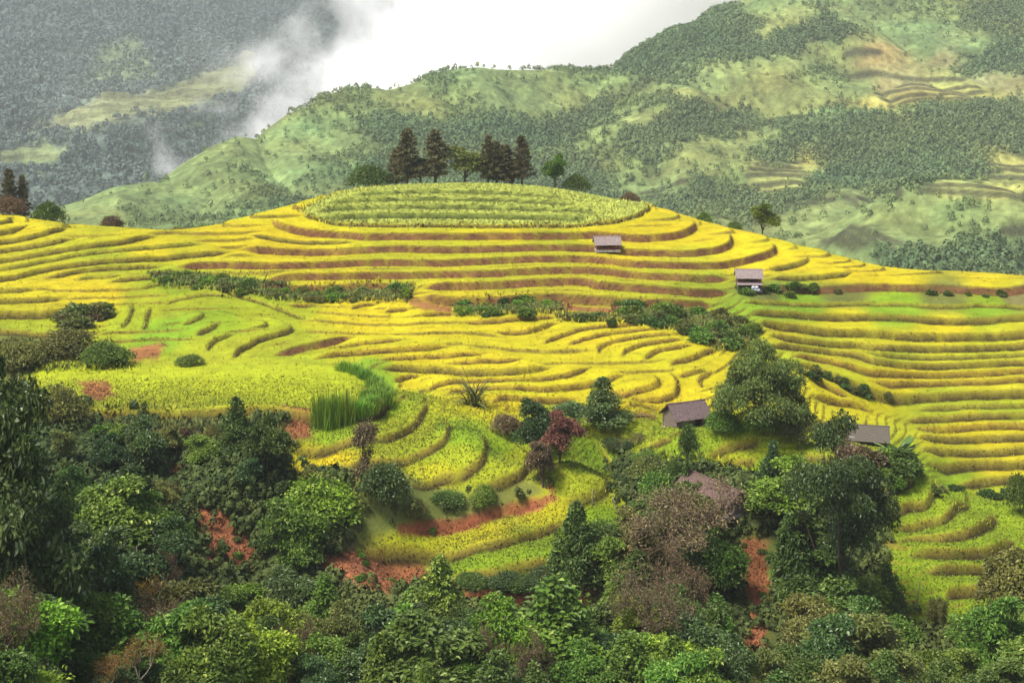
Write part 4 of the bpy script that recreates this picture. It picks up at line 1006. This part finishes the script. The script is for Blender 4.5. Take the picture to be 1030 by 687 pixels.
# shrubs in the uncut strips
def strip_shrubs(poly, n, label, group, mats, hmin, hmax, kinds=('scrub',)):
    P = np.array(poly); k = 0; tr = 0
    while k < n and tr < 4000:
        tr += 1; u = r_.uniform(P[:, 0].min(), P[:, 0].max()); v = r_.uniform(P[:, 1].min(), P[:, 1].max())
        c = False
        for i in range(len(P)):
            a, b = P[i], P[(i+1) % len(P)]
            if (a[1] > v) != (b[1] > v) and u < (b[0]-a[0])*(v-a[1])/(b[1]-a[1])+a[0]: c = not c
        if not c: continue
        h = r_.uniform(hmin, hmax)
        plant(label, r_.choice(kinds), r_.choice(mats), u, v+2, h*r_.uniform(1.5, 2.4), h, group=group, simple=True); k += 1
strip_shrubs(green_strips[0], 60, 'low green shrub in the long strip under the left half of the brown banks', 'shrubs of the left green strip', ['mid', 'mid', 'olive', 'lime', 'broad'], 4, 8)
strip_shrubs(green_strips[1], 22, 'low green shrub in the strip below the middle of the brown banks', 'shrubs of the middle green strip', ['mid', 'mid', 'lime', 'broad'], 5, 9)
strip_shrubs(green_strips[2], 46, 'dark green shrub in the diagonal belt between the basin and the right hand terraces', 'shrubs of the diagonal belt', ['mid', 'mid', 'broad', 'olive'], 6, 12)
strip_shrubs(green_strips[3], 10, 'small shrub on the thin green line at the top of the yellow basin', 'shrubs along the top of the basin', ['broad'], 4, 7)
strip_shrubs([(740,286),(790,284),(860,286),(860,294),(800,298),(745,297)], 12, 'small green shrub on the bank beside the right hand hut', 'shrubs by the right hand hut', ['mid', 'olive'], 4, 8)
strip_shrubs([(870,292),(1030,292),(1030,298),(870,298)], 9, 'small dark shrub on the grassy bank above the bright green terraces', 'shrubs on the grassy bank at the right', ['olive', 'broad'], 3, 5)
strip_shrubs([(800,364),(845,378),(880,392),(905,400),(900,404),(860,396),(800,374)], 18, 'low dark shrub on the slanting bank of the right hand terraces', 'shrubs on the slanting bank', ['broad', 'olive'], 4, 7)
strip_shrubs([(85,312),(115,316),(110,330),(70,330),(50,325)], 12, 'scruffy shrub below the terraced knob', 'shrubs below the terraced knob', ['olive', 'brown', 'broad'], 8, 14)
strip_shrubs([(930,488),(1020,494),(1030,500),(1000,500),(940,494)], 8, 'low shrub along the foot of the right hand terraces', 'shrubs at the foot of the right terraces', ['olive', 'broad'], 5, 9)
strip_shrubs([(440,584),(500,586),(560,575),(590,580),(560,592),(470,597)], 16, 'dark leafy shrub on the ledge under the lowest fan terrace', 'shrubs under the lowest fan terrace', ['blue', 'broad'], 9, 14, ('bush',))
strip_shrubs([(100,434),(285,434),(285,450),(100,450)], 18, 'scrubby bush on the bank below the front edge of the flat field', 'scrub below the flat field', ['olive', 'brown', 'mid'], 6, 13)
strip_shrubs([(615,440),(650,440),(655,475),(635,490),(620,465)], 6, 'leafy shrub on the slope below the saddle', 'shrubs below the saddle', ['mid', 'olive', 'blue'], 8, 14, ('bush',))
strip_shrubs([(848,466),(900,480),(905,490),(860,490),(840,475)], 5, 'small bush on the crest of the near spur', 'bushes on the near spur', ['olive', 'mid'], 9, 16)
strip_shrubs([(846,452),(905,462),(905,470),(850,462)], 7, 'leafy bush crowding the walls of the thatched hut', 'bushes round the thatched hut', ['olive', 'brown', 'mid'], 9, 15)
strip_shrubs([(880,470),(905,462),(930,478),(925,484)], 6, 'small shrub in the gully beyond the near spur', 'shrubs in the gully', ['broad', 'mid'], 10, 16)

# the crowded groves in front: every tree a thing of its own
KEEP = [(760,560),(760,590),(760,620),(400,585),(350,572),(415,572),(375,565),(235,550),(222,535),(205,525),(175,474),(250,565),(520,598),(575,596),(470,600),(930,655),(232,508),(180,465),(240,512),(200,415),(120,415),(60,410),(265,415),(300,425),(330,435)]+[(u, 416) for u in range(90, 320, 18)]+[(195,545),(215,550),(235,560),(240,572),(755,640),(762,605),(758,550),(200,530)]
KEEP += [(u, 552) for u in range(350, 560, 25)]+[(u, 572) for u in range(460, 560, 20)]+[(560,540),(600,520),(620,505),(900,575),(920,600),(960,600),(980,610),(940,625),(905,560),(960,560),(880,560)]
GK = {
 ('broad','broad'): 'dark green broad-leaved tree', ('broad','blue'): 'dark tree with pale leaf highlights', ('broad','mid'): 'mid green leafy tree', ('conic','broad'): 'dark pointed tree',
 ('broad','lime'): 'yellow green leafy tree', ('droop','blue'): 'drooping dark green tree', ('bare','brown'): 'brown twiggy tree', ('broad','olive'): 'olive green tree', ('bush','mid'): 'bushy green shrub', ('conic','mid'): 'green conical tree', ('tall','broad'): 'tall dark tree', ('bush','olive'): 'olive scrub bush'}
def grove(poly, where, n, kinds, h0, h1, seed, mind=26):
    rr = random.Random(seed); P = poly; placed = []; tr = 0
    xs = [p[0] for p in P]; yv = [p[1] for p in P]
    while len(placed) < n and tr < 6000:
        tr += 1; u = rr.uniform(min(xs), max(xs)); v = rr.uniform(min(yv), max(yv)); c = False
        for i in range(len(P)):
            a, b = P[i], P[(i+1) % len(P)]
            if (a[1] > v) != (b[1] > v) and u < (b[0]-a[0])*(v-a[1])/(b[1]-a[1])+a[0]: c = not c
        if not c: continue
        if any(abs(u-q[0]) < mind and abs(v-q[1]) < mind*.7 for q in placed): continue
        kd = rr.choice(kinds); h = rr.uniform(h0, h1); w_ = h*rr.uniform(.7, 1.0)
        if kd[0] == 'bush': h *= .6
        if any(abs(k[0]-u) < w_*.60+4 and v-h*1.05 < k[1] < v+2 for k in KEEP): continue
        placed.append((u, v))
        vv = min(v, 686); y = None
        if v > 686:
            p = T.unproj(u, 686); y = p.y*(686-HV)/(v-HV)
        lab = GK[kd]+' '+where
        plant(lab, kd[0], kd[1], u, vv, w_, h, y, seed=rr.randrange(3), group=lab+'s' if False else 'trees '+where+': '+GK[kd])
D1 = [('broad','broad'),('broad','blue'),('broad','blue'),('broad','mid'),('broad','olive'),('bush','mid'),('bush','olive'),('conic','broad')]
grove([(60,440),(300,440),(320,500),(330,560),(300,590),(60,590)], 'on the steep bank below the flat field', 28, D1, 24, 50, 3, 22)
grove([(-30,560),(300,590),(330,610),(430,640),(440,760),(-60,760)], 'in the thick grove at the lower left', 60, [('broad','broad'),('broad','blue'),('broad','blue'),('droop','blue'),('broad','mid'),('broad','lime'),('broad','mid'),('broad','olive'),('conic','mid'),('tall','broad'),('bare','brown')], 50, 110, 4, 24)
grove([(420,625),(620,615),(640,600),(740,610),(745,760),(420,770)], 'in the grove along the bottom centre', 46, [('broad','broad'),('broad','mid'),('broad','blue'),('conic','mid'),('conic','broad'),('bare','brown'),('broad','lime')], 50, 90, 6, 24)
grove([(590,545),(640,535),(745,575),(745,620),(600,610)], 'around the huge brown tree', 14, [('broad','broad'),('broad','mid'),('bush','mid'),('broad','olive')], 50, 80, 8, 22)
grove([(775,570),(880,590),(900,640),(1050,660),(1060,780),(775,780)], 'in the grove at the lower right', 44, [('broad','broad'),('broad','blue'),('tall','broad'),('broad','mid'),('bush','mid'),('broad','olive'),('conic','broad')], 55, 95, 9, 24)
grove([(775,500),(870,500),(875,560),(780,560)], 'on the flank of the near spur', 9, [('broad','mid'),('broad','blue'),('bush','mid')], 28, 44, 10, 22)
openb = sum(inpoly(T.U, V0, g, 2) for g in ([(395,482),(560,478),(562,500),(480,525),(400,540),(340,548),(370,510)], [(90,418),(285,418),(285,440),(200,452),(100,446)], [(610,430),(700,428),(860,446),(880,480),(760,480),(700,470),(650,470)]))
forest('undergrowth', T, rough*(T.Y < 166)*(1-.92*np.clip(openb, 0, 1))*np.clip(.45+1.6*fbm(T.X/7, T.Y/7, 3, 77), .02, 1), 22000, .35, 1.05, 'tangled low undergrowth between the trees in front', (.03,.055,.016), (.12,.15,.035), 12, 34)

r5 = random.Random(9)
for i in range(26):
    g_ = redpatch[r5.choice([2, 3, 5, 5, 6, 7, 10, 10])]; cu = sum(p[0] for p in g_)/len(g_); cv = sum(p[1] for p in g_)/len(g_); q = r5.choice(g_)
    f_ = r5.uniform(.3, .95)
    plant('small weed tuft growing on the bare red earth', 'scrub', r5.choice(['mid', 'olive']), cu+(q[0]-cu)*f_, cv+(q[1]-cv)*f_, r5.uniform(6, 12), r5.uniform(3, 6), group='weeds on the red earth', simple=True)
# ------------------------------------------------------------------ huts
M['roof'] = solid_mat('weathered_roof', (.065,.045,.045), (.19,.14,.14), 3, stretch=(6, 1, 1), bump=.6)
M['rust'] = solid_mat('rusty_purple_roof', (.07,.042,.036), (.17,.11,.095), 2.5, stretch=(5, 1, 1), bump=.6)
M['palerf'] = solid_mat('pinkish_grey_roof', (.13,.095,.09), (.34,.28,.27), 2.5, stretch=(5, 1, 1), bump=.6)
M['thatch'] = solid_mat('old_thatch', (.05,.045,.035), (.16,.14,.11), 5, stretch=(8, 1, 1), bump=.9)
M['plank'] = solid_mat('grey_planks', (.10,.075,.06), (.28,.22,.18), 3, stretch=(9, 9, .6), bump=.5)
M['redwood'] = solid_mat('reddish_boards', (.13,.035,.03), (.26,.085,.07), 3, stretch=(9, 9, .6), bump=.5)
M['stone'] = solid_mat('pale_stones', (.20,.185,.17), (.46,.42,.39), 3)
M['whiteb'] = solid_mat('whitewashed_board', (.42,.38,.38), (.6,.56,.54), 3)
M['sack'] = solid_mat('blue_white_sacks', (.30,.34,.45), (.75,.74,.78), 2.5)
def hut(name, label, u, v, y, Lx, Dy, Hw, Hr, yaw, roofm, wallm, openings='front', stilts=0.0, eave=.45, rows=9, lift=0):
    p = T.unproj(u, v) if y is None else Vector(((u-CU)*y/F, y, T.h((u-CU)*y/F, y)))
    e = bpy.data.objects.new(name, None); COL.objects.link(e); e.location = (p.x, p.y, p.z-.15+lift); e.rotation_euler = (0, 0, rad(yaw))
    tag(e, label, 'hut')
    z0 = stilts; t = .06; rr = random.Random(int(u))
    # foundation
    f = MB()
    for i in range(14):
        f.box((-Lx/2+Lx*(i+.5)/14, -Dy/2-.05+rr.uniform(-.05, .05), .12), (Lx/14*rr.uniform(.8, .98), .4, rr.uniform(.3, .5)))
    f.box((0, .05, .1), (Lx*.98, Dy*.9, .3)); f.build('foundation', M['stone'], e)
    # walls from upright boards, with a real opening in front
    def wall(p0, p1, h, gap=None, gable=0, nm='wall', mt=wallm):
        mb = MB(); L = math.hypot(p1[0]-p0[0], p1[1]-p0[1]); n = max(3, int(L/.28)); an = math.atan2(p1[1]-p0[1], p1[0]-p0[0]); R = Matrix.Rotation(an, 3, 'Z')
        for i in range(n):
            s = (i+.5)/n; cx = p0[0]+(p1[0]-p0[0])*s; cy = p0[1]+(p1[1]-p0[1])*s
            hh = h+gable*(1-abs(2*s-1)); zb = z0+.1
            if gap and gap[0] < s < gap[1]:
                mb.box((cx, cy, z0+hh-.12), (L/n*.96, t, .24), R); 
                if gap[2] > 0: mb.box((cx, cy, zb+gap[2]/2), (L/n*.96, t, gap[2]), R)
                continue
            mb.box((cx, cy, zb+(hh-.1)/2+rr.uniform(-.01, .01)), (L/n*.95, t*rr.uniform(.8, 1.2), hh-.1), R)
        return mb.build(nm, M[mt], e)
    hx, hy = Lx/2-.25, Dy/2-.2
    gapf = {'front': (.18, .82, .45), 'door': (.55, .8, 0), 'none': None}[openings]
    wall((-hx, -hy), (hx, -hy), Hw, gapf); wall((-hx, hy), (hx, hy), Hw)
    wall((-hx, hy-.1), (-hx, -hy+.1), Hw, None, Hr*.85); wall((hx, -hy+.1), (hx, hy-.1), Hw, None, Hr*.85)
    for sx_ in (-1, 1):
        for sy_ in (-1, 1):
            pm = MB(); pm.tube([(sx_*(hx+.09), sy_*(hy+.09), 0), (sx_*(hx+.09), sy_*(hy+.09), z0+Hw)], [.08, .07], 7); pm.build('post', M['plank'], e)
    if openings == 'front':
        for i in (-.33, 0, .33):
            pm = MB(); pm.tube([(i*hx*1.6, -hy-.05, 0), (i*hx*1.6, -hy-.05, z0+Hw)], [.07, .06], 6); pm.build('post', M['redwood'], e)
    fl = MB(); fl.box((0, 0, z0+.08), (Lx-.5, Dy-.45, .08)); fl.build('floor', M['plank'], e)
    # roof of overlapping courses, slightly uneven
    rf = MB(); a = math.atan2(Hr, Dy/2); SL = math.hypot(Hr, Dy/2)+eave
    for sgn in (-1, 1):
        R = Matrix.Rotation(-sgn*a, 3, 'X') if True else None
        for k in range(rows):
            s0 = SL*k/rows; cx = s0+SL/rows*.55
            n = max(4, int(Lx/.5))
            for i in range(n):
                xx = -Lx/2-.2+(Lx+.4)*(i+.5)/n
                yy = sgn*math.cos(a)*cx; zz = z0+Hw+Hr-math.sin(a)*cx+.03+rr.uniform(-.012, .012)
                rf.box((xx, yy, zz+.004*(i % 2)), ((Lx+.4)/n*1.02, SL/rows*1.12, .035), Matrix.Rotation(sgn*-(a-.03), 3, 'X'))
    ro = rf.build('roof', M[roofm], e)
    rg = MB(); rg.tube([(-Lx/2-.25, 0, z0+Hw+Hr+.06), (0, 0, z0+Hw+Hr+.03), (Lx/2+.25, 0, z0+Hw+Hr+.06)], [.09, .09, .09], 7); rg.build('ridge', M[roofm], ro)
    return e
h1 = hut('field_hut', 'small hut with pinkish grey roof on the top brown banks', 610.5, 251, None, 4.3, 2.8, 1.3, .95, 4, 'palerf', 'redwood', 'front', .1, .5)
h2 = hut('field_hut', 'small two-tier hut with a purplish roof at the right end of the brown banks', 753, 291, None, 4.0, 2.6, 1.9, .9, -3, 'palerf', 'redwood', 'front', .5, .5)
mb = MB()
for i in range(8): mb.box((-1.75+.5*i, -1.65, 1.35), (.49, .9, .05), Matrix.Rotation(.35, 3, 'X'))
mb.build('lower_roof', M['palerf'], h2)
sk_ = MB()
for i, (x, z) in enumerate([(0, 0), (.55, .03), (1.1, 0), (.3, .42), (.85, .42)]):
    sk_.tube([(x-.3, 0, z+.25), (x-.15, 0, z+.27), (x+.15, 0, z+.27), (x+.3, 0, z+.25)], [.08, .23, .23, .08], 9)
so_ = sk_.build('sack_pile', M['sack'], None, True); so_.location = h2.location+Vector((.1, -2.1, .15)); tag(so_, 'blue and white sacks piled under the two-tier hut', 'sacks')
h3 = hut('plank_hut', 'grey plank hut with a brown gabled roof above the saddle', 690, 436, 164, 4.6, 3.3, 1.75, 1.25, 24, 'roof', 'plank', 'door', .1, .4)
h4 = hut('farm_shed', 'long shed with a purplish sloping roof behind the huge brown tree', 718, 0, 146.5, 8.0, 3.2, 1.5, 1.1, -58, 'rust', 'plank', 'none', 0, .4, 14, -.1)
h5 = hut('thatched_hut', 'thatched hut with an open front beside the banana plant', 873, 458, 182, 5.0, 3.6, 1.6, 1.2, -14, 'thatch', 'redwood', 'front', 0, .5, 12, .9)
wb = MB(); wb.box((-2.0, -1.78, 1.0), (.7, .05, 1.5)); wb.build('white_board', M['whiteb'], h5)
# thin stakes of the fence by the plank hut
fe = bpy.data.objects.new('stake_fence', None); COL.objects.link(fe); p = T.unproj(628, 424); fe.location = p
tag(fe, 'row of thin pale stakes left of the plank hut', 'fence')
for i in range(11):
    q = T.unproj(612+i*4.6, 423.5+math.sin(i)*.6)-p; hgt = r_.uniform(.9, 1.35)
    s_ = MB(); s_.tube([(q.x, q.y, q.z-.1), (q.x+r_.uniform(-.06, .06), q.y, q.z+hgt)], [.035, .025], 5); s_.build('stake', M['palebark'], fe)
s_ = MB(); q = T.unproj(612, 423.5)-p; q2 = T.unproj(658, 423.5)-p
s_.tube([(q.x, q.y, q.z+.7), (q2.x, q2.y, q2.z+.7)], [.025, .025], 5); s_.build('rail', M['palebark'], fe)
def stake(label, u, v, du, hpx):
    p = T.unproj(u, v); H = hpx*p.y/F; s_ = MB(); s_.tube([(0, 0, -.2), (du*p.y/F*.5, 0, H*.5), (du*p.y/F, 0, H)], [.07, .055, .03], 6)
    o = s_.build('wooden_pole', M['palebark'], None, True); o.location = p; tag(o, label, 'pole')
stake('thin leaning pole standing on the bright green slope', 921, 612, 5, 30)
stake('thin upright stick on the lower fan terrace right of the conical tree', 596, 508, 0, 16)
stake('thin pole leaning over the pale green plot below the saddle', 623, 520, -8, 24)
print('plants and huts done', NPL[0])
HAZE = 1.05e-4; CLOUD = .05; SUN = 3.6; EXPO = .5
# ------------------------------------------------------------------ air, mist, light, camera
def volume_box(name, lo, hi, lab, cat):
    mb = MB(); mb.box([(a+b)/2 for a, b in zip(lo, hi)], [b-a for a, b in zip(lo, hi)])
    m, nt, out = newmat(name+'_air')
    o = mb.build(name, m); tag(o, lab, cat, kind='stuff'); return o, m, nt, out
o, m, nt, out = volume_box('haze', (-1600, -60, -420), (1900, 3600, 260), 'pale blue haze filling the valley air', 'haze')
v = N(nt, 'ShaderNodeVolumePrincipled'); v.inputs['Color'].default_value = (.90, .94, 1, 1); v.inputs['Density'].default_value = HAZE
v.inputs['Anisotropy'].default_value = -.1
nt.links.new(v.outputs[0], out.inputs['Volume'])

# low cloud lying behind the middle ridge, in front of the mountain
m, nt, out = newmat('cloud_vapour')
geo = N(nt, 'ShaderNodeNewGeometry')
sep = N(nt, 'ShaderNodeSeparateXYZ'); nt.links.new(geo.outputs['Position'], sep.inputs[0])
def math_(op, a, b=None, c=None, clamp=False):
    n = N(nt, 'ShaderNodeMath', operation=op); n.use_clamp = clamp
    for i, q in enumerate((a, b, c)):
        if q is None: continue
        if hasattr(q, 'is_output'): nt.links.new(q, n.inputs[i])
        else: n.inputs[i].default_value = q
    return n.outputs[0]
nz = noise_node(nt, .011, 7, .62, geo.outputs['Position']); nw = noise_node(nt, .006, 6, .6, geo.outputs['Position'])
# the bank is thick on the right and thins along a slanting left flank
fx = math_('MULTIPLY_ADD', sep.outputs[0], 1/210., .84)            # grows to the right
fz = math_('MULTIPLY_ADD', sep.outputs[2], -1/210., 0); fz = math_('MINIMUM', fz, .6)              # grows downwards
fl = math_('ADD', fx, math_('MULTIPLY', fz, 1.12))
fl = math_('MINIMUM', fl, 1.6)
dn = math_('ADD', fl, math_('MULTIPLY_ADD', nz.outputs['Fac'], 4.6, -2.3))
dn = math_('POWER', math_('MINIMUM', math_('MAXIMUM', dn, 0.0), 1.0), 1.6)
wsp = math_('MULTIPLY', math_('MAXIMUM', math_('ADD', nw.outputs['Fac'], -.56), 0.0), .07)
dn = math_('MULTIPLY', math_('ADD', dn, wsp), CLOUD)
v = N(nt, 'ShaderNodeVolumePrincipled'); v.inputs['Color'].default_value = (1, 1, 1, 1); v.inputs['Anisotropy'].default_value = -.1
nt.links.new(dn, v.inputs['Density']); nt.links.new(v.outputs[0], out.inputs['Volume'])
mb = MB(); mb.box((40, 1720, 20), (1280, 340, 420))
tag(mb.build('cloud', m), 'white low cloud drifting behind the green ridge', 'cloud', kind='stuff')

w = bpy.data.worlds.new('World'); sc.world = w; w.use_nodes = True
nt = w.node_tree; bg = nt.nodes['Background']
sk = nt.nodes.new('ShaderNodeTexSky'); sk.sky_type = 'NISHITA'; sk.sun_disc = False
EL, AZ = 60, -58          # sun high on the left
sk.sun_elevation = rad(EL); sk.sun_rotation = rad(180-AZ); sk.dust_density = 4.0; sk.air_density = 1.0; sk.ozone_density = 1.0
nt.links.new(sk.outputs[0], bg.inputs['Color']); bg.inputs['Strength'].default_value = .13
sl = bpy.data.lights.new('sun', 'SUN'); sl.energy = SUN; sl.angle = rad(12); sl.color = (1, .94, .83)
so = bpy.data.objects.new('sun', sl); COL.objects.link(so)
# direction towards the sun
d = Vector((math.sin(rad(AZ))*math.cos(rad(EL)), -math.cos(rad(AZ))*math.cos(rad(EL)), math.sin(rad(EL))))
so.rotation_euler = d.to_track_quat('Z', 'Y').to_euler()
cam = bpy.data.cameras.new('camera'); co = bpy.data.objects.new('camera', cam); COL.objects.link(co)
co.location = (0, 0, 0); co.rotation_euler = (rad(90), 0, 0)
cam.sensor_fit = 'HORIZONTAL'; cam.sensor_width = 36; cam.lens = 36*F/1030
cam.shift_x = 0; cam.shift_y = (HV-343.5)/1030
cam.clip_start = .5; cam.clip_end = 9000
sc.camera = co
sc.view_settings.view_transform = 'Standard'; sc.view_settings.look = 'None'; sc.view_settings.exposure = EXPO; sc.view_settings.gamma = 1
sc.cycles.use_denoising = True
try: sc.cycles.denoiser = 'OPENIMAGEDENOISE'
except Exception: pass
sc.cycles.max_bounces = 20; sc.cycles.diffuse_bounces = 3; sc.cycles.glossy_bounces = 1; sc.cycles.transmission_bounces = 2
sc.cycles.volume_bounces = 20; sc.cycles.volume_step_rate = 2.0; sc.cycles.volume_max_steps = 128
sc.cycles.transparent_max_bounces = 8; sc.cycles.use_adaptive_sampling = True
